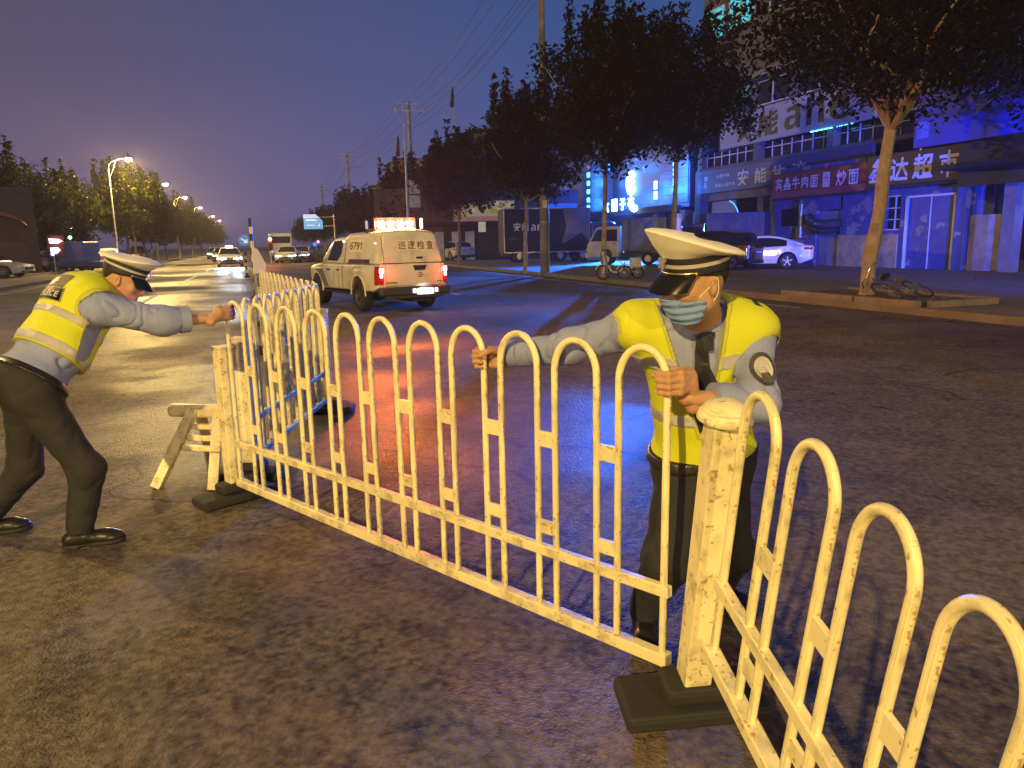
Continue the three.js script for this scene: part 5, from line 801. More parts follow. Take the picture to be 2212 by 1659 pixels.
{
  // neon building
  const g = thing('neon_building', 'pale tiled building with blue light columns, glowing emblem and four bright characters', 'building');
  mesh('wall', [fb(-62, -55.2, 3.6, 9.6, 26.2, 10), fb(-46.8, -43, 3.4, 9.6, 26.2, 10), fb(-55.2, -46.8, 3.6, 9.6, 26.8, 9), fb(-62, -43, 0.1, 0.5, 26.4, 9)], WALL.tile, g);
  for (let i = 0; i < 11; i++) for (const [a, b] of [[-61.9, -55.3], [-46.7, -43.1]]) mesh('wall_panel', fb(a, b, 3.7 + i * 0.53, 4.2 + i * 0.53, 26.15, 0.06), WALL.tile, g);
  mesh('canopy', [fb(-60, -44, 3.15, 3.55, 25.2, 2)], WALL.dark, g); mesh('entrance', [fb(-60, -45, 0.5, 3.15, 26.6, 1)], WALL.hole, g);
  for (const z of [-60.5, -55.2, -46.9, -43.3]) mesh('pillar', fb(z - 0.3, z + 0.3, 0.1, 3.2, 25.9, 0.6), WALL.grey, g);
  const led = (x, y, hgt, k, c = [0.08, 0.55, 1]) => { const r = rayOf(x, y), t = 25.75 / r.x, p = r.multiplyScalar(t).add(camera.position); mesh('light_column', rbox(0.2, hgt, 0.26, 0.06, p.x, p.y, p.z), glow(c, k * 1.5), g); return p; };
  for (const y of [361, 378, 396, 414, 432, 448]) led(1271, y, y > 375 ? 0.36 : 0.2, y > 375 ? 2.6 : 0.8, y > 375 ? [0.1, 0.7, 1] : [0.15, 0.12, 1]);
  for (const [x, y, h2, k] of [[1317, 354, 0.2, 1.6], [1317, 366, 0.16, 1.2], [1334, 372, 0.14, 1.4], [1374, 336, 0.12, 1], [1374, 345, 0.12, 1], [1372, 362, 0.26, 1], [1392, 362, 0.14, 2], [1392, 370, 0.2, 0.9], [1347, 340, 0.1, 0.8], [1356, 352, 0.1, 0.6]]) led(x, y, h2, k, [0.06, 0.3, 1]);
  for (const y of [400, 422]) { led(1416, y, 0.55, 3, [0.2, 0.7, 1]); }
  for (const [y, h2] of [[354, 0.25], [367, 0.2], [376, 0.25], [393, 0.55], [413, 0.6]]) led(1458, y, h2, 3, [0.15, 0.65, 1]);
  const on = (x, y, xp) => { const r = rayOf(x, y), t = xp / r.x; return r.multiplyScalar(t).add(camera.position); };
  for (const [x, y, k] of [[1271, 396, 22], [1271, 440, 22], [1416, 410, 22], [1458, 360, 20], [1458, 405, 24], [1340, 425, 22], [1335, 362, 14]]) { const r = rayOf(x, y); g.add(lampAt([0.02, 0.2, 1], k, r.multiplyScalar(25.4 / r.x).add(camera.position), 0.3)); }
  // four glowing characters on the canopy, the emblem and the round lamp
  [...'大国子亭'].forEach((c, i) => { const p = on(1304 + i * 17.5, 458 - i * 1.6, 25.15); const m = mesh('glowing_character', merge(hanGeo(c, 0.86, 0.14, 0.08)).rotateY(-Math.PI / 2).translate(p.x, p.y, p.z), glow([0.45, 0.9, 1], 4), g); });
  const e = on(1363, 396, 26.6); mesh('glowing_emblem', [new THREE.TorusGeometry(0.62, 0.16, 10, 30, 5.2).rotateZ(0.7).scale(0.8, 1.15, 1), new THREE.TorusGeometry(0.3, 0.12, 8, 20, 4).translate(0.12, 0.5, 0), sph(0.28, 0.05, -0.3, 0, 12), sph(0.2, 0.2, 0.12, 0, 12)].map((q) => q.rotateY(-Math.PI / 2).translate(e.x, e.y, e.z)), glow([0.4, 0.9, 1], 5), g);
  const q = on(1370, 450, 24.9); mesh('round_lamp', sph(0.24, q.x, q.y, q.z, 20), glow([0.4, 0.9, 1], 12), g); mesh('lamp_bracket', bar(q, V(25.3, q.y - 0.1, q.z), 0.04), MAT.steel, g);
  { const l = new THREE.SpotLight(new THREE.Color(0.02, 0.16, 1), 8500, 0, 0.5, 0.8, 2); l.position.set(q.x - 0.35, q.y, q.z); l.target.position.set(6.5, 0, -20); l.shadow.radius = 12; l.castShadow = true; g.add(l, l.target); }
}
{
  const g = thing('blue_strip', 'long blue strip above the black box truck, its lit look put in as glow', 'sign'), a = at(1100, 452, 58), b = at(1245, 460, 58);
  const d = V(b.x - a.x, 0, b.z - a.z), L = d.length(); g.position.set((a.x + b.x) / 2, 0, (a.z + b.z) / 2); g.rotation.y = Math.atan2(-d.z, d.x);
  mesh('glowing_strip', rbox(L, 0.75, 0.2, 0.03, 0, 3.8, 0), glow([0.006, 0.06, 0.85], 1.15), g); mesh('sign_top', rbox(L + 0.3, 1.0, 0.3, 0.03, 0, 4.75, -0.1), WALL.blue, g); mesh('post', [box(0.15, 3, 0.15, -L / 2 + 0.3, 1.5, 0), box(0.15, 3, 0.15, L / 2 - 0.3, 1.5, 0)], MAT.steel, g);  // the strip's lit look is given as emission, no lamps on it
}
{
  // shop front with the yellow and cream sign, seen across the drive
  const g = thing('shop', 'dark shop front under a yellow, cream and pink signboard behind the thin tree', 'building'), a = at(960, 560, 56), b = at(1100, 560, 56), d = V(b.x - a.x, 0, b.z - a.z), L = d.length();
  g.position.set((a.x + b.x) / 2, 0, (a.z + b.z) / 2 - 1); g.rotation.y = Math.atan2(-d.z, d.x);
  mesh('wall', [box(L + 8, 5.4, 5, -1, 2.8, -3.2)], WALL.brown, g); mesh('front', [box(L + 0.5, 2.6, 0.3, 0.4, 1.4, -0.6)], WALL.hole, g);
  const t = print(512, 160, (q, w, h) => { q.fillStyle = '#d8cda6'; q.fillRect(0, 0, w, h); q.fillStyle = '#cdb94a'; const r = rng(4); for (let i = 0; i < 34; i++) { q.fillStyle = ['#c9a92c', '#efe8cf', '#3a3f26', '#d6c24e'][i % 4]; q.beginPath(); q.ellipse(r() * w, r() * 110, 12 + r() * 22, 9 + r() * 14, r() * 3, 0, 7); q.fill(); } q.fillStyle = '#c98f86'; q.fillRect(0, 122, w, 38); });
  mesh('signboard', rbox(4.6, 1.5, 0.12, 0.02, 0.9, 3.7, 0.1), MAT.white, g); mesh('sign_print', sheet((u, v) => V(-1.35 + 4.5 * u, 2.98 + 1.44 * v, 0.175), 1, 1), new THREE.MeshPhysicalMaterial({ map: t, roughness: 0.5, emissiveMap: t, emissive: new THREE.Color(0.22, 0.2, 0.14) }), g, true);  // print carries emission of its own to look lit
  mesh('hanging_sign', rbox(0.55, 0.75, 0.08, 0.03, 0.75, 2.55, 0.5), glow([0.3, 0.26, 0.18], 1), g);  // cream sign's brightness is given as emission
  for (const x of [-2.5, -1.2, -0.2, 3]) mesh('panel', rbox(0.7 - 0.1 * (x > 0), 2.1, 0.1, 0.02, x, 1.2, 0.2), MAT.white, g);
  mesh('awning_edge', [box(L + 2, 0.25, 1.2, -1, 2.85, -0.1)], WALL.dark, g);
}
// far blocks
{
  const g = thing('hall', 'dark hall with a curved roof behind the trees, below the small flag', 'building', [21.6, 0, -80]);
  const pts = [[-6, 0], [-6, 9.1]]; for (let i = 1; i < 12; i++) pts.push([-6 + i, 9.1 + 2.7 * Math.sin(i / 12 * Math.PI)]); pts.push([6, 9.1], [6, 0]); mesh('wall', prism(pts, 16), WALL.brown, g);
  const cv = []; for (let i = 0; i <= 12; i++) cv.push(V(-6.2 + i * 12.4 / 12, 9.2 + 2.7 * Math.sin(i / 12 * Math.PI), 8.1)); mesh('roof_edge', tube(cv, 0.18, 6, 24), WALL.dark, g);
  for (let k = 0; k < 4; k++) mesh('window', box(1.4, 1.6, 0.08, -4.2 + k * 2.8, 6, 8.03), MAT.glass, g);
}
{
  const g = thing('apartment_block', 'stepped reddish block behind the pickup board', 'building', [18.3, 0, -101]);
  mesh('wall', [box(3.6, 11.6, 9, 0.8, 5.8, 0), box(1.9, 8.8, 9, -1.95, 4.4, 0.4)], WALL.brown, g); for (let j = 0; j < 4; j++) for (let k = 0; k < 3; k++) { if (j < 3) mesh('window', box(0.7, 1.3, 0.08, -0.4 + k * 1.15, 3.5 + j * 2.9, 4.52), MAT.glass, g); if (j < 2 && k < 2) mesh('window', box(0.5, 1.2, 0.08, -2.4 + k * 0.9, 3.2 + j * 2.9, 4.92), MAT.glass, g); }
  mesh('parapet', [box(3.8, 0.3, 9.2, 0.8, 11.7, 0), box(2.0, 0.3, 9.2, -1.97, 8.9, 0.4)], WALL.dark, g);
}
// utility poles and wires
const poleProto = (() => {
  const g = thing('utility_pole', 'big concrete utility pole with crossarms rising past the top of the view', 'utility pole', [11.75, 0.1, -30.9], 0, 'utility poles of the right side');
  mesh('pole', cyl(0.19, 0.115, 13.6, 0, 6.8, 0, 14), MAT.concrete, g);
  mesh('crossarm', [box(2.3, 0.09, 0.09, 0, 12.75, 0.12)], MAT.steel, g); mesh('crossarm', [box(1.5, 0.08, 0.08, 0, 13.35, 0.12)], MAT.steel, g);
  mesh('brace', [bar(V(-0.95, 12.7, 0.12), V(0, 11.75, 0.13), 0.03), bar(V(0.95, 12.7, 0.12), V(0, 11.75, 0.13), 0.03)], MAT.steel, g);
  for (const x of [-1.05, -0.5, 0.5, 1.05]) mesh('insulator', lathe([[0, 0.18], [0.03, 0.17], [0.05, 0.1], [0.03, 0.08], [0.06, 0.02], [0.02, 0], [0, 0]], 10).translate(x, 12.8, 0.12), MAT.white, g);
  mesh('notice', box(0.22, 0.32, 0.02, -0.02, 2.9, 0.175), MAT.white, g); mesh('clamp', [cyl(0.185, 0.185, 0.05, 0, 2.15, 0, 14)], MAT.steel, g); mesh('clamp', [cyl(0.18, 0.18, 0.05, 0, 1.6, 0, 14)], MAT.steel, g);
  mesh('cable_duct', bar(V(0.2, 0, 0.02), V(0.19, 6, 0.02), 0.03), M([0.2, 0.35, 0.6], 0.5), g);
  return g;
})();
copyOf(poleProto, 'second utility pole, thin above the trees over the curved hall', [11.75, 0.1, -59.5]).scale.y = 0.88;
copyOf(poleProto, 'third utility pole, standing alone against the sky left of the reddish block', [11.3, 0.1, -97]).scale.y = 0.91;
copyOf(poleProto, 'farthest utility pole, tiny over the dark band of trees', [10.6, 0.1, -128]).scale.y = 0.8;
{
  const g = thing('power_lines', 'bundle of power lines sagging between the poles against the blue sky', 'cables');
  const P = [[11.75, 13.0, 6], [11.75, 13.0, -30.8], [11.75, 11.45, -59.4], [11.3, 11.9, -96.9], [10.6, 10.4, -127.9]];
  for (const dx of [-1.05, -0.5, 0.5, 1.05, -0.3, 0.3]) for (let i = 0; i + 1 < P.length; i++) { const a = P[i], b = P[i + 1], dy = Math.abs(dx) === 0.3 ? -1.3 : 0, pts = []; for (let k = 0; k <= 8; k++) { const t = k / 8; pts.push(V(a[0] + (b[0] - a[0]) * t + dx, a[1] + (b[1] - a[1]) * t + dy - 0.75 * 4 * t * (1 - t), a[2] + (b[2] - a[2]) * t + 0.1)); } mesh('wire', tube(pts, 0.013, 5, 20), MAT.black, g); }
}
{
  const g = thing('lamp_pole', 'slim bluish white pole rising right behind the pickup board', 'pole', [9.9, 0.1, -52]);
  mesh('pole', cyl(0.1, 0.05, 9.2, 0, 4.6, 0, 12), M([0.5, 0.56, 0.75], 0.4), g); mesh('sign_plate', rbox(0.75, 0.9, 0.05, 0.08, 0.5, 5.1, 0.05), MAT.white, g); mesh('sign_plate', rbox(0.75, 0.8, 0.05, 0.08, 0.5, 4.15, 0.05), MAT.white, g);
}
for (const [x, y, d, l] of [[978, 232, 74, 'small dark flag hanging over the curved hall'], [862, 338, 100, 'tiny dark flag above the stepped reddish block']]) {
  const p = at(x, y, d), g = thing('flag', l, 'flag', [p.x, p.y, p.z]), s = d / 74; mesh('cloth', sheet((u, v) => V(0.12 - (u * 0.42 * (1 - v * 0.6)) * s, v * 1.9 * s, 0.07 * Math.sin(u * 9 + v * 4)), 8, 12), M([0.05, 0.02, 0.03], 0.9), g); mesh('flagpole', cyl(0.04, 0.03, 5, 0.14, -0.6, 0, 8), MAT.steel, g);
}
// ------------------------------------------------------------------ trucks and cycles on the right
function facing(a, b) { return Math.atan2(-(b.z - a.z), b.x - a.x); }
{
  // black box truck, its long side towards the road
  const a = at(1096, 556, 47.5), b = at(1279, 556, 48.5), L = Math.hypot(b.x - a.x, b.z - a.z), g = thing('box_truck', 'black box truck with white characters and a big violet star on its side', 'truck', [(a.x + b.x) / 2, 0.12, (a.z + b.z) / 2 - 1.2], facing(a, b));
  const t = print(768, 360, (q, w, h) => { q.fillStyle = '#07070b'; q.fillRect(0, 0, w, h); q.strokeStyle = '#c8c6d6'; strokes(q, '安能', 78, 116, 66, 10, 1.1); txt(q, 'ane', 232, 150, 96, '#c8c6d6'); q.fillStyle = '#3c3a48'; q.fillRect(30, 242, 84, 14); q.fillStyle = '#7c6a78'; q.beginPath(); q.moveTo(524, 0); q.lineTo(768, 0); q.lineTo(768, 282); q.lineTo(700, 206); q.lineTo(530, 300); q.lineTo(566, 140); q.lineTo(524, 0); q.fill(); q.fillStyle = '#8a7a4c'; q.beginPath(); q.moveTo(524, 0); q.lineTo(600, 0); q.lineTo(566, 250); q.lineTo(512, 300); q.lineTo(560, 150); q.fill(); });
  mesh('cargo_box', rbox(L, 2.72, 2.3, 0.04, 0, 1.98, 0), MAT.black, g); mesh('side_print', sheet((u, v) => V(-L / 2 + 0.04 + (L - 0.08) * u, 0.7 + 2.58 * v, 1.156), 1, 1), new THREE.MeshPhysicalMaterial({ map: t, roughness: 0.85 }), g, true);
  mesh('box_edge', [box(L + 0.02, 0.06, 0.05, 0, 3.33, 1.15), box(L + 0.02, 0.06, 0.05, 0, 0.63, 1.15), box(0.05, 2.7, 0.05, -L / 2, 1.98, 1.15), box(0.05, 2.7, 0.05, L / 2, 1.98, 1.15)], MAT.steel, g);
  for (let i = 0; i < 7; i++) mesh('reflector', rbox(0.22, 0.05, 0.02, 0.01, -L / 2 + 0.35 + i * 0.62, 0.6, 1.19), M([0.75, 0.7, 0.62], 0.3), g);
  mesh('chassis', [box(L, 0.2, 0.9, 0, 0.52, 0)], MAT.black, g); for (const x of [-L / 2 + 1, L / 2 - 1.9, L / 2 - 0.4]) for (const s of [-1, 1]) { const w = new THREE.Group(); w.rotation.y = Math.PI / 2; w.name = 'wheel_mount'; const q = [tyreG(0.4, 0.26).rotateY(Math.PI / 2).translate(x, 0.4, s * 0.92)]; mesh('tyre', q, MAT.rubber, g); mesh('rim', cyl(0.24, 0.2, 0.2, 0, 0, 0, 16).rotateX(Math.PI / 2).translate(x, 0.4, s * 0.96), MAT.steel, g); }
  mesh('cab', [rbox(1.7, 2.0, 2.1, 0.2, L / 2 + 0.95, 1.45, 0)], paint([0.03, 0.05, 0.14]), g); mesh('cab_window', [box(0.9, 0.7, 0.02, L / 2 + 1.0, 1.9, 1.06), box(0.02, 0.8, 1.7, L / 2 + 1.81, 1.85, 0)], MAT.glass, g);
}
function smallTruck(label, a, b, cabW, boxMat, cabMat, hBox, flip = 1) {
  // cab at the a end, seen from its side
  const L = Math.hypot(b.x - a.x, b.z - a.z), g = thing('small_truck', label, 'truck', [(a.x + b.x) / 2, 0.12, (a.z + b.z) / 2 - 0.6], facing(a, b)), x0 = -L / 2;
  const prof = [[0, 0.42], [0.02, 1.05], [0.1, 1.2], [0.5, 1.92], [0.62, 2.0], [cabW, 2.02], [cabW, 0.42]];
  mesh('cab', prism(prof.map(([x, y]) => [x + x0, y]), 1.6, 0.05), cabMat, g);
  mesh('cab_window', [prism([[0.24, 1.25], [0.56, 1.85], [cabW - 0.15, 1.85], [cabW - 0.15, 1.25]].map(([x, y]) => [x + x0, y]), 1.63)], MAT.glass, g);
  mesh('windscreen', [box(0.03, 0.78, 1.4, x0 + 0.29, 1.56, 0, 0, 0, -0.5)], MAT.glass, g);
  for (const s of [-1, 1]) { mesh('headlamp', rbox(0.06, 0.16, 0.24, 0.03, x0 - 0.01, 0.82, s * 0.58), WHITE_GLASS, g); mesh('door_handle', box(0.14, 0.03, 0.03, x0 + cabW - 0.3, 1.12, s * 0.81), MAT.black, g); }
  mesh('bumper', rbox(0.14, 0.26, 1.6, 0.05, x0 + 0.0, 0.52, 0), MAT.white, g); mesh('arch', prism([[0.72, 0.42], [0.75, 0.7], [0.92, 0.86], [1.15, 0.86], [1.32, 0.7], [1.35, 0.42]].map(([x, y]) => [x + x0, y]), 1.62), MAT.black, g);
  mesh('cargo_box', rbox(L - cabW - 0.08, hBox, 1.75, 0.03, x0 + cabW + 0.08 + (L - cabW - 0.08) / 2, 0.72 + hBox / 2, 0), boxMat, g);
  for (let i = 0; i < 5; i++) for (const s of [-1, 1]) mesh('box_rib', box(0.05, hBox - 0.1, 0.04, x0 + cabW + 0.3 + i * (L - cabW - 0.5) / 4, 0.72 + hBox / 2, s * 0.885), boxMat, g);
  mesh('chassis', box(L, 0.18, 0.8, 0, 0.56, 0), MAT.black, g);
  for (const x of [x0 + 1.04, x0 + L - 0.9]) for (const s of [-1, 1]) { mesh('tyre', tyreG(0.33, 0.2).rotateY(Math.PI / 2).translate(x, 0.33, s * 0.72), MAT.rubber, g); mesh('rim', cyl(0.2, 0.17, 0.12, 0, 0, 0, 14).rotateX(Math.PI / 2).translate(x, 0.33, s * 0.77), MAT.steel, g); }
  return g;
}
smallTruck('small white cab truck with a grey blue box, its nose behind the slender tree trunk', at(1282, 570, 40), at(1452, 572, 39), 1.75, M([0.09, 0.13, 0.17], 0.5, { map: T.grime, size: 1.5 }), paint([0.5, 0.5, 0.5]), 1.7);
smallTruck('dark blue truck with ribbed cargo sides under the blue company sign, behind the black car', at(1474, 560, 37.5), at(1672, 562, 35.5), 1.6, M([0.05, 0.06, 0.16], 0.45, { map: T.grime, size: 1.5 }), paint([0.02, 0.025, 0.07]), 1.75);
{
  // upright roll of pale material beside that truck
  const p = at(1463, 566, 36), g = thing('bollard', 'pale upright post with a yellow foot between the two small trucks', 'post', [p.x, 0.12, p.z]); mesh('shaft', lathe([[0, 2.5], [0.14, 2.46], [0.2, 2.25], [0.14, 2.0], [0.2, 1.7], [0.19, 0.9], [0, 0.9]], 14), MAT.white, g); mesh('foot', lathe([[0, 0.9], [0.22, 0.88], [0.26, 0.3], [0.28, 0], [0, 0]], 14), M([0.5, 0.45, 0.08], 0.6), g);
}
// a cycle in its own x-y plane: wheels at x = 0 and x = b
function ring(root, name, r, t, x, y, z, mat) { return mesh(name, new THREE.TorusGeometry(r, t, 8, 32).translate(x, y, z), mat, root); }
const spokes = (r, x, y, z, n = 10) => Array.from({ length: n }, (_, i) => { const a = i * 2 * Math.PI / n; return bar(V(x, y, z), V(x + r * Math.cos(a), y + r * Math.sin(a), z), 0.003, 0.003, 4); });
{
  const white = M([0.7, 0.7, 0.68], 0.35, { map: T.grime, size: 0.5 }), a = at(1303, 598, 25.7), b = at(1382, 602, 25.7), g = thing('tricycle', 'white three wheeled cycle standing at the kerb before the small white truck', 'tricycle', [a.x, 0.12, a.z], facing(a, b)), L = Math.hypot(b.x - a.x, b.z - a.z);
  for (const [x, r, z] of [[0, 0.25, 0], [L * 0.55, 0.25, 0.28], [L * 0.98, 0.22, -0.28]]) { const w = ring(g, 'wheel', r - 0.03, 0.03, x, r, z, MAT.rubber); mesh('spokes', spokes(r - 0.04, x, r, z), white, w); mesh('mudguard', new THREE.TorusGeometry(r + 0.03, 0.018, 6, 16, 2.4).rotateZ(0.4).translate(x, r, z), white, w); }
  mesh('frame', [tube([V(0, 0.25, 0), V(0.05, 0.55, 0), V(-0.03, 0.95, 0)], 0.024, 7, 12), tube([V(0.03, 0.62, 0), V(0.3, 0.28, 0), V(0.55, 0.28, 0), V(L * 0.6, 0.6, 0)], 0.028, 7, 18), tube([V(L * 0.45, 0.62, 0), V(L * 0.75, 0.3, 0), V(L * 0.98, 0.22, -0.25)], 0.024, 7, 14), bar(V(L * 0.55, 0.25, 0.28), V(L * 0.55, 0.25, -0.28), 0.016)], white, g);
  mesh('handlebar', [tube([V(0.16, 1.0, 0.28), V(-0.02, 1.0, 0.12), V(-0.03, 0.96, 0), V(-0.02, 1.0, -0.12), V(0.16, 1.0, -0.28)], 0.015, 6, 16)], MAT.black, g); mesh('seat', rbox(0.34, 0.09, 0.24, 0.04, L * 0.55, 0.68, 0), MAT.black, g); mesh('rear_box', rbox(0.36, 0.34, 0.4, 0.05, L * 0.88, 0.56, -0.05), white, g); mesh('leg_shield', rbox(0.06, 0.5, 0.34, 0.03, 0.1, 0.62, 0, 0, 0, 0.15), M([0.1, 0.18, 0.4], 0.3), g);
}
{
  // bicycle fallen beside the nearest tree
  const p = at(1948, 648, 15.0), g = thing('fallen_bicycle', 'dark bicycle lying on its side in the kerbed bed next to the nearest trunk', 'bicycle', [p.x - 0.3, 0.22, p.z + 0.25], 12 * RAD), k = 0;
  g.rotation.order = 'YXZ'; g.rotation.x = -1.12;
  for (const x of [0, 1.02]) { const w = ring(g, 'wheel', 0.3, 0.022, x, 0.32, 0, MAT.rubber); mesh('spokes', spokes(0.29, x, 0.32, 0, 14), MAT.steel, w); ring(w, 'rim', 0.28, 0.01, x, 0.32, 0, MAT.chrome); }
  const fr = M([0.05, 0.06, 0.1], 0.3, { clearcoat: 0.6 });
  mesh('frame', [bar(V(0.18, 0.78, 0), V(0.62, 0.75, 0), 0.016), bar(V(0.2, 0.7, 0), V(0.52, 0.3, 0), 0.018), bar(V(0.52, 0.3, 0), V(0.66, 0.84, 0), 0.016), bar(V(0.52, 0.3, 0), V(1.02, 0.32, 0), 0.012), bar(V(0.63, 0.74, 0), V(1.02, 0.32, 0), 0.011), bar(V(0, 0.32, 0), V(0.2, 0.84, 0), 0.016)], fr, g);
  mesh('handlebar', tube([V(0.3, 0.98, 0.3), V(0.2, 1.0, 0.15), V(0.18, 0.95, 0), V(0.2, 1.0, -0.15), V(0.3, 0.98, -0.3)], 0.012, 6, 16), MAT.chrome, g); mesh('saddle', rbox(0.28, 0.06, 0.16, 0.03, 0.68, 0.9, 0), MAT.black, g); mesh('chain_ring', new THREE.TorusGeometry(0.09, 0.012, 6, 18).translate(0.52, 0.3, 0.03), MAT.steel, g); mesh('crank', [bar(V(0.52, 0.3, 0.05), V(0.6, 0.16, 0.05), 0.01), box(0.1, 0.02, 0.07, 0.6, 0.15, 0.08)], MAT.steel, g); mesh('rack', [box(0.4, 0.015, 0.14, 0.98, 0.72, 0), bar(V(1.1, 0.72, 0.06), V(1.02, 0.32, 0.06), 0.007)], MAT.steel, g);
}
// unseen patrol car placed to throw the blue light over the shops, standing right of the view
{
  const g = car('unseen patrol car right of the viewer, its blue light bar placed to light the shops', [11.6, 0, 0.4], -62 * RAD, { ...SUV, paint: [0.7, 0.7, 0.7] }); g.name = numbered('unseen_patrol_car');
  g.updateMatrixWorld(true); const top = 1.66; mesh('light_bar', rbox(1.2, 0.1, 0.24, 0.04, 0, top, -0.1), MAT.black, g);
  for (const s of [-1, 1]) { mesh('blue_lamp', rbox(0.36, 0.13, 0.2, 0.05, s * 0.36, top + 0.1, -0.1), glow([0.02, 0.09, 1], 8), g); const l = new THREE.SpotLight(new THREE.Color(0.025, 0.085, 1), BLUE_CD, 0, 0.3, 0.6, 2); l.position.set(s * 0.36, top + 0.22, -0.1); l.shadow.radius = 4; l.castShadow = true; const aim = g.worldToLocal(V(25, 4.4, -29)); l.target.position.copy(aim); g.add(l, l.target); }
}

{
  // dry leaves and scraps scattered on the footway, in the tree bed and along the kerb
  const r = rng(808), lg = new THREE.CircleGeometry(0.035, 5).rotateX(-Math.PI / 2), n = 900, m = new THREE.InstancedMesh(lg, M([0.16, 0.12, 0.08], 0.9, { side: THREE.DoubleSide }), n), q = new THREE.Object3D();
  for (let i = 0; i < n; i++) { const k = r(); let x, y, z; if (k < 0.35) { x = 11.15 - Math.pow(r(), 2) * 1.6; z = -9 - r() * 32; y = 0.012; } else if (k < 0.5) { x = 11.85 + r() * 1.5; z = -11.2 - r() * 3.4; y = 0.195; } else { x = 11.9 + r() * 9; z = -6 - r() * 30; y = 0.132; }
    q.position.set(x, y, z); q.rotation.set((r() - 0.5) * 0.7, r() * 6.28, (r() - 0.5) * 0.7); const s = 0.5 + r() * 1.1; q.scale.set(s, 1, s * (0.5 + 0.5 * r())); q.updateMatrix(); m.setMatrixAt(i, q.matrix); }
  m.name = 'leaf_litter'; tag(m, 'dry leaves and scraps scattered along the right kerb and footway', 'litter', null, 'stuff'); scene.add(m);
}
// ------------------------------------------------------------------ far traffic and the left side
function marker(label, p, h, n) { const g = thing('marker_post', label, 'marker post', [p.x, 0, p.z]); for (let i = 0; i < n; i++) mesh('band', cyl(0.05, 0.05, h / n - 0.004, 0, h / n * (i + 0.5) + 0.05, 0, 14), i % 2 ? M([0.75, 0.62, 0.06], 0.4) : MAT.black, g); mesh('foot', cyl(0.16, 0.1, 0.08, 0, 0.04, 0, 16), MAT.rubber, g); mesh('top', sph(0.05, 0, h + 0.05, 0, 12), MAT.black, g); return g; }
marker('tall black and yellow striped post at the head of the barrier', at(548, 575, 22), 2.2, 11);
marker('short striped post farther up the median, left of the tall one', at(531, 562, 37), 1.15, 7);
{
  const p = at(557, 575, 14.5), g = thing('barrier_board', 'small white pointed board on the barrier end before the tall striped post', 'board', [p.x, 0, p.z], 0.3); mesh('board', prism([[-0.09, 0.98], [0.12, 0.98], [0.16, 1.14], [0.02, 1.44], [-0.09, 1.5]], 0.03, 0.005), M([0.7, 0.7, 0.82], 0.3), g); mesh('stand', box(0.05, 1, 0.05, -0.06, 0.5, -0.03), MAT.steel, g); mesh('base', rbox(0.3, 0.06, 0.4, 0.02, 0, 0.03, 0), MAT.rubber, g);
}
{
  const p = at(527, 519, 44), g = thing('round_sign', 'round blue sign with a white slanting arrow on the median', 'road sign', [p.x, 0, p.z]); const t = print(128, 128, (q) => { q.fillStyle = '#1f7fd0'; q.fillRect(0, 0, 128, 128); q.strokeStyle = '#f2f7ff'; q.lineWidth = 16; q.beginPath(); q.moveTo(30, 44); q.lineTo(92, 82); q.stroke(); q.beginPath(); q.moveTo(96, 52); q.lineTo(96, 88); q.lineTo(62, 92); q.stroke(); });
  const d = new THREE.CircleGeometry(0.3, 32).translate(0, p.y, 0.02); mesh('disc', d, new THREE.MeshPhysicalMaterial({ map: t, roughness: 0.35, emissiveMap: t, emissive: new THREE.Color(0.5, 0.5, 0.5) }), g, true); mesh('plate', cyl(0.31, 0.31, 0.03, 0, 0, 0, 32).rotateX(Math.PI / 2).translate(0, p.y, 0), MAT.steel, g); mesh('post', cyl(0.035, 0.035, p.y - 0.3, 0, (p.y - 0.3) / 2, -0.02, 10), MAT.steel, g);  // disc emission stands in for light falling on the sign
}
{
  const a = at(656, 478, 80), b = at(697, 478, 80), g = thing('direction_sign', 'cyan blue direction sign with a cut corner over the far right road', 'road sign', [a.x, 0, a.z], facing(a, b)), L = Math.hypot(b.x - a.x, b.z - a.z), y0 = at(676, 495, 80).y, y1 = at(676, 463, 80).y, h = y1 - y0;
  const t = print(256, 200, (q) => { q.fillStyle = '#1a86d8'; q.fillRect(0, 0, 256, 200); q.fillStyle = '#8fb2ea'; q.fillRect(0, 0, 256, 50); q.strokeStyle = q.fillStyle = '#e4f2ff'; q.font = 'bold 22px sans-serif'; for (let i = 0; i < 6; i++) q.fillRect(36 + i * 24, 70, 17, 16); for (let i = 0; i < 4; i++) q.fillRect(44 + i * 26, 140, 14, 12); q.lineWidth = 5; q.beginPath(); q.moveTo(206, 120); q.lineTo(206, 172); q.moveTo(192, 146); q.lineTo(222, 146); q.stroke(); });
  const s = new THREE.Shape([[0, 0], [L, 0], [L, h * 0.55], [L * 0.64, h], [0, h]].map((p) => new THREE.Vector2(...p))), pg = new THREE.ShapeGeometry(s), uv = pg.attributes.uv; for (let i = 0; i < uv.count; i++) uv.setXY(i, uv.getX(i) / L, uv.getY(i) / h);
  mesh('panel', pg.translate(0, y0, 0.05), new THREE.MeshPhysicalMaterial({ map: t, roughness: 0.4, emissiveMap: t, emissive: new THREE.Color(0.65, 0.65, 0.65) }), g, true); mesh('backing', prism([[0, 0], [L, 0], [L, h * 0.55], [L * 0.64, h], [0, h]], 0.06).translate(0, y0, 0), MAT.steel, g);  // panel glows by emission in place of light shining on it
  mesh('post', cyl(0.12, 0.1, y1, L + 1.2, y1 / 2, -0.1, 12), MAT.steel, g); mesh('arm', [bar(V(0.2, y0 + 0.3, -0.08), V(L + 1.2, y0 + 0.3, -0.1), 0.05), bar(V(0.2, y0 + h * 0.8, -0.08), V(L + 1.2, y0 + h * 0.8, -0.1), 0.05)], MAT.steel, g);
}
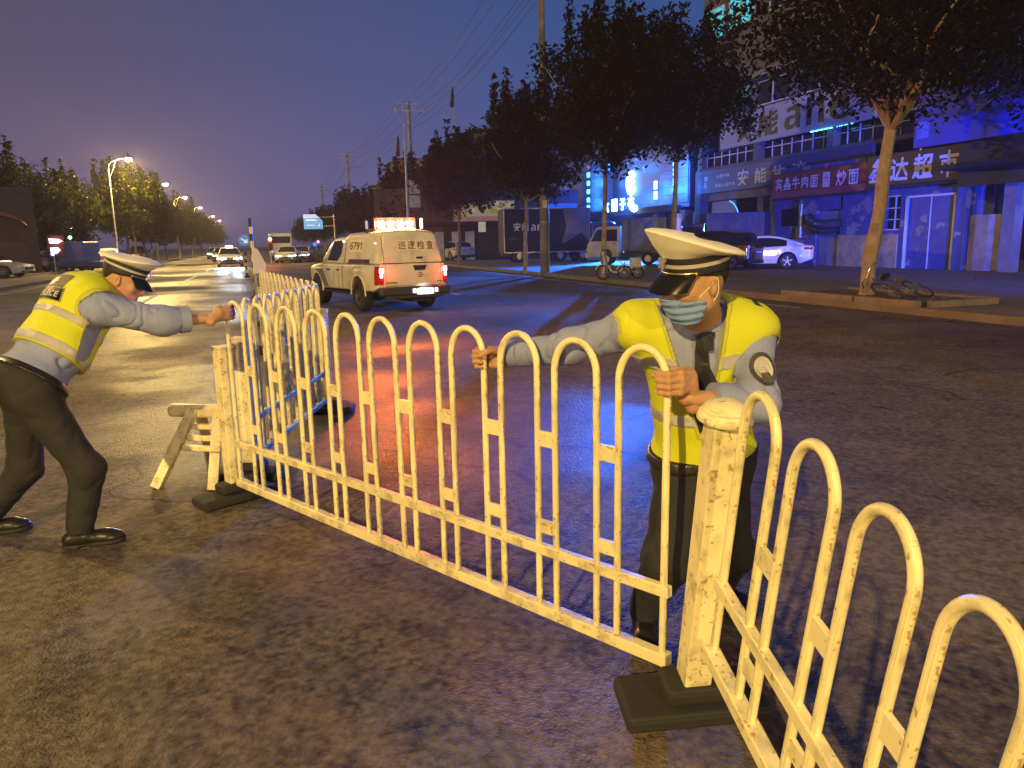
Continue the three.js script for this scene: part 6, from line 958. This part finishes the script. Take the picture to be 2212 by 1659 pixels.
function signal(label, x, y, d, col, k) { const p = at(x, y, d), g = thing('traffic_light', label, 'traffic light', [p.x, 0, p.z]); mesh('housing', rbox(0.36, 1.1, 0.2, 0.05, 0, p.y - 0.34, -0.08), MAT.black, g); mesh('signal_lamp', cyl(0.13, 0.13, 0.05, 0, 0, 0, 18).rotateX(Math.PI / 2).translate(0, p.y, 0.04), glow(col, k), g); mesh('dark_lens', [cyl(0.12, 0.12, 0.04, 0, 0, 0, 16).rotateX(Math.PI / 2).translate(0, p.y - 0.34, 0.03)], MAT.glass, g); mesh('dark_lens', [cyl(0.12, 0.12, 0.04, 0, 0, 0, 16).rotateX(Math.PI / 2).translate(0, p.y - 0.68, 0.03)], MAT.glass, g); mesh('post', cyl(0.06, 0.06, p.y - 0.9, 0, (p.y - 0.9) / 2, -0.08, 10), MAT.steel, g); return g; }
{ const g = signal('burning red traffic light over the far carriageway right of the striped post', 583, 517, 60, [1, 0.16, 0.12], 22); g.add(lampAt([1, 0.05, 0.03], 14, V(0, at(583, 517, 60).y, 0.3), 0.13)); }
// oncoming and leaving cars: glowing lamps
const HEAD = (k) => glow([0.72, 0.92, 1], k);
const far = (label, x, d, turn, lit, col = [0.2, 0.2, 0.22]) => { const p = at(x, 560, d); const c = car(label, [p.x, 0, p.z], turn, { ...HATCH, paint: col, lit }); c.userData.group = 'far traffic on the road'; return c; };
{ const c = far('oncoming car with blinding white headlamps on the left carriageway', 497, 58, Math.PI + 0.02, HEAD(60), [0.5, 0.5, 0.52]); for (const s of [-1, 1]) { const l = new THREE.SpotLight(0xdff0ff, 170, 0, 0.32, 0.8, 2); l.position.set(s * 0.48, 0.66, -2.05); l.target.position.set(s * 0.48 - 0.6, -0.5, -22); l.castShadow = true; c.add(l, l.target); } mesh('added_roof_lamp', rbox(0.5, 0.12, 0.2, 0.04, 0, 1.52, 0), glow([0.8, 0.95, 1], 14), c); }  // lamp on the roof added to widen the headlamp glare
far('oncoming car with bright lamps behind the blinding one', 481, 78, Math.PI, HEAD(14));
far('small oncoming car at the far left of the distant lights', 466, 96, Math.PI, HEAD(8));
far('oncoming car with one cold bluish glare, right of the red signal', 624, 66, Math.PI - 0.2, HEAD(10), [0.4, 0.42, 0.45]);
far('oncoming car with white lamps nearest the pickup bonnet', 653, 70, Math.PI - 0.2, HEAD(6), [0.3, 0.3, 0.36]);
{ const p = at(608, 560, 84), g = thing('coach', 'pale grey coach far up the road under the red signal', 'coach', [p.x, 0, p.z]); mesh('body', rbox(2.3, 2.4, 7, 0.15, 0, 1.6, 0), M([0.5, 0.5, 0.6], 0.4), g); mesh('rear_window', box(1.9, 0.7, 0.03, 0, 2.1, 3.51), MAT.glass, g); for (const s of [-1, 1]) { mesh('tail_lamp', rbox(0.14, 0.2, 0.04, 0.02, s * 0.98, 0.9, 3.51), glow([0.9, 0.9, 1], 1), g); for (const z of [-2.2, 2]) mesh('tyre', tyreG(0.42, 0.25).translate(s * 1.0, 0.42, z), MAT.rubber, g); } }
{ const p = at(683, 528, 72), g = thing('beacon', 'small blue and red flashing beacon on a post near the pickup bonnet', 'beacon', [p.x, 0, p.z]); mesh('post', cyl(0.03, 0.03, p.y, 0, p.y / 2, 0, 8), MAT.steel, g); mesh('blue_lamp', sph(0.17, -0.12, p.y, 0, 12), glow([0.02, 0.1, 1], 3), g); mesh('red_lamp', sph(0.12, 0.2, p.y + 0.25, 0, 12), glow([1, 0.2, 0.25], 5), g); }
// left roadside
{ const a = at(48, 552, 50), g = thing('house', 'dull reddish building with a flat roof behind the neon sign', 'building', [-21.4, 0, -90], 0.2); mesh('wall', box(9, 7.0, 8, 0, 3.5, 0), M([0.26, 0.16, 0.14], 0.9, { map: T.mottle, size: 3 }), g); mesh('parapet', box(9.3, 0.35, 8.3, 0, 7.15, 0), WALL.brown, g); for (let j = 0; j < 2; j++) for (let k = 0; k < 4; k++) { const w = mesh('window', box(1.1, 1.4, 0.06, -3.2 + k * 2.1, 2.6 + j * 2.8, 4.02), MAT.glass, g); mesh('sill', box(1.3, 0.1, 0.2, -3.2 + k * 2.1, 1.85 + j * 2.8, 4.06), WALL.grey, w); } }
{ const p = at(8, 520, 46), g = thing('shop', 'dark shop with an orange arched awning at the left edge', 'building', [p.x - 2.2, 0, p.z - 3], 0.25); mesh('wall', box(6.4, 5.4, 5, 0, 2.7, 0), WALL.dark, g); mesh('opening', box(5, 1.9, 0.1, 0, 1.1, 2.52), WALL.hole, g); mesh('awning', sheet((u, v) => { const a = Math.PI * u; return V(-2.8 * Math.cos(a), 2.8 + 1.3 * Math.sin(a) * (1 - 0.25 * v), 2.55 + 0.9 * v); }, 24, 5), M([0.5, 0.17, 0.05], 0.7), g); }
{ const p = at(120, 528, 47), g = thing('neon_sign', 'glowing pink red neon sign in two pieces over the blue hoarding', 'neon sign', [p.x, 0, p.z]); const y1 = at(120, 521, 47).y, y2 = at(120, 541, 47).y; mesh('neon_shape', prism([[-0.34, 0.16], [-0.3, -0.12], [0.1, -0.14], [0.4, 0.0], [0.2, 0.12]], 0.1, 0.03).translate(0, y1, 0), glow([1, 0.35, 0.42], 9), g); mesh('neon_shape', prism([[-0.3, 0.16], [-0.3, -0.12], [0.02, -0.18], [0.22, 0.02], [0.1, 0.18]], 0.1, 0.03).translate(0, y2, 0), glow([1, 0.35, 0.5], 9), g); mesh('blue_bulb', sph(0.1, -0.22, y2 - 0.22, 0.02, 10), glow([0.3, 0.55, 1], 6), g); mesh('backing', [box(0.9, 1.3, 0.06, 0, (y1 + y2) / 2, -0.1)], MAT.black, g); mesh('post', [cyl(0.04, 0.04, y2, -0.2, y2 / 2, -0.14, 8)], MAT.steel, g); g.add(lampAt([1, 0.12, 0.15], 3, V(0, y1, 0.4), 0.2)); }
{ const p = at(151, 513, 50), g = thing('green_lamp', 'small green lamp right above the blue hoarding', 'lamp', [p.x, 0, p.z]); mesh('lamp', sph(0.11, 0, p.y, 0, 12), glow([0.3, 1, 0.75], 6), g); mesh('post', cyl(0.03, 0.03, p.y, 0, p.y / 2, -0.03, 8), MAT.steel, g); }
{ const a = at(128, 566, 48), b = at(186, 570, 48), g = thing('blue_truck', 'blue covered truck box parked on the left verge under the neon sign', 'truck', [(a.x + b.x) / 2, 0.1, (a.z + b.z) / 2], facing(a, b)); const L = Math.hypot(b.x - a.x, b.z - a.z); mesh('cover', rbox(L, 1.3, 1.9, 0.12, 0, 1.25, -0.9), M([0.06, 0.12, 0.42], 0.6, { bump: T.mottle, bumpScale: 0.03 }), g); mesh('bed', rbox(L + 1.2, 0.3, 1.8, 0.04, 0.3, 0.5, -0.9), M([0.04, 0.07, 0.2], 0.5), g); for (const x of [-L / 2 + 0.5, L / 2]) mesh('tyre', tyreG(0.34, 0.22).rotateY(Math.PI / 2).translate(x, 0.34, -0.15), MAT.rubber, g); mesh('mirror_lamp', sph(0.05, L / 2 + 0.5, 1.0, 0, 8), MAT.chrome, g); }
car('pale car with a sloping bonnet parked at the left edge below the orange awning', [-14.2, 0.1, -48.5], -100 * RAD, { ...SEDAN, paint: [0.55, 0.55, 0.6] });
car('dark car parked at the far left edge of the verge', [-16.0, 0.1, -47], -96 * RAD, { ...SUV, paint: [0.03, 0.03, 0.04] });
car('white car parked under the trees behind the cap of the bending officer', [-10.9, 0.1, -66], 10 * RAD, { ...HATCH, paint: [0.6, 0.6, 0.6] });
car('dark blue car parked left of the white one behind the bending officer', [-12.2, 0.1, -58.5], -60 * RAD, { ...HATCH, paint: [0.03, 0.05, 0.16] });
car('red car parked under the far left trees', [-11.2, 0.1, -84], 4 * RAD, { ...SUV, paint: [0.25, 0.03, 0.02] });
renderer.render(scene, camera);
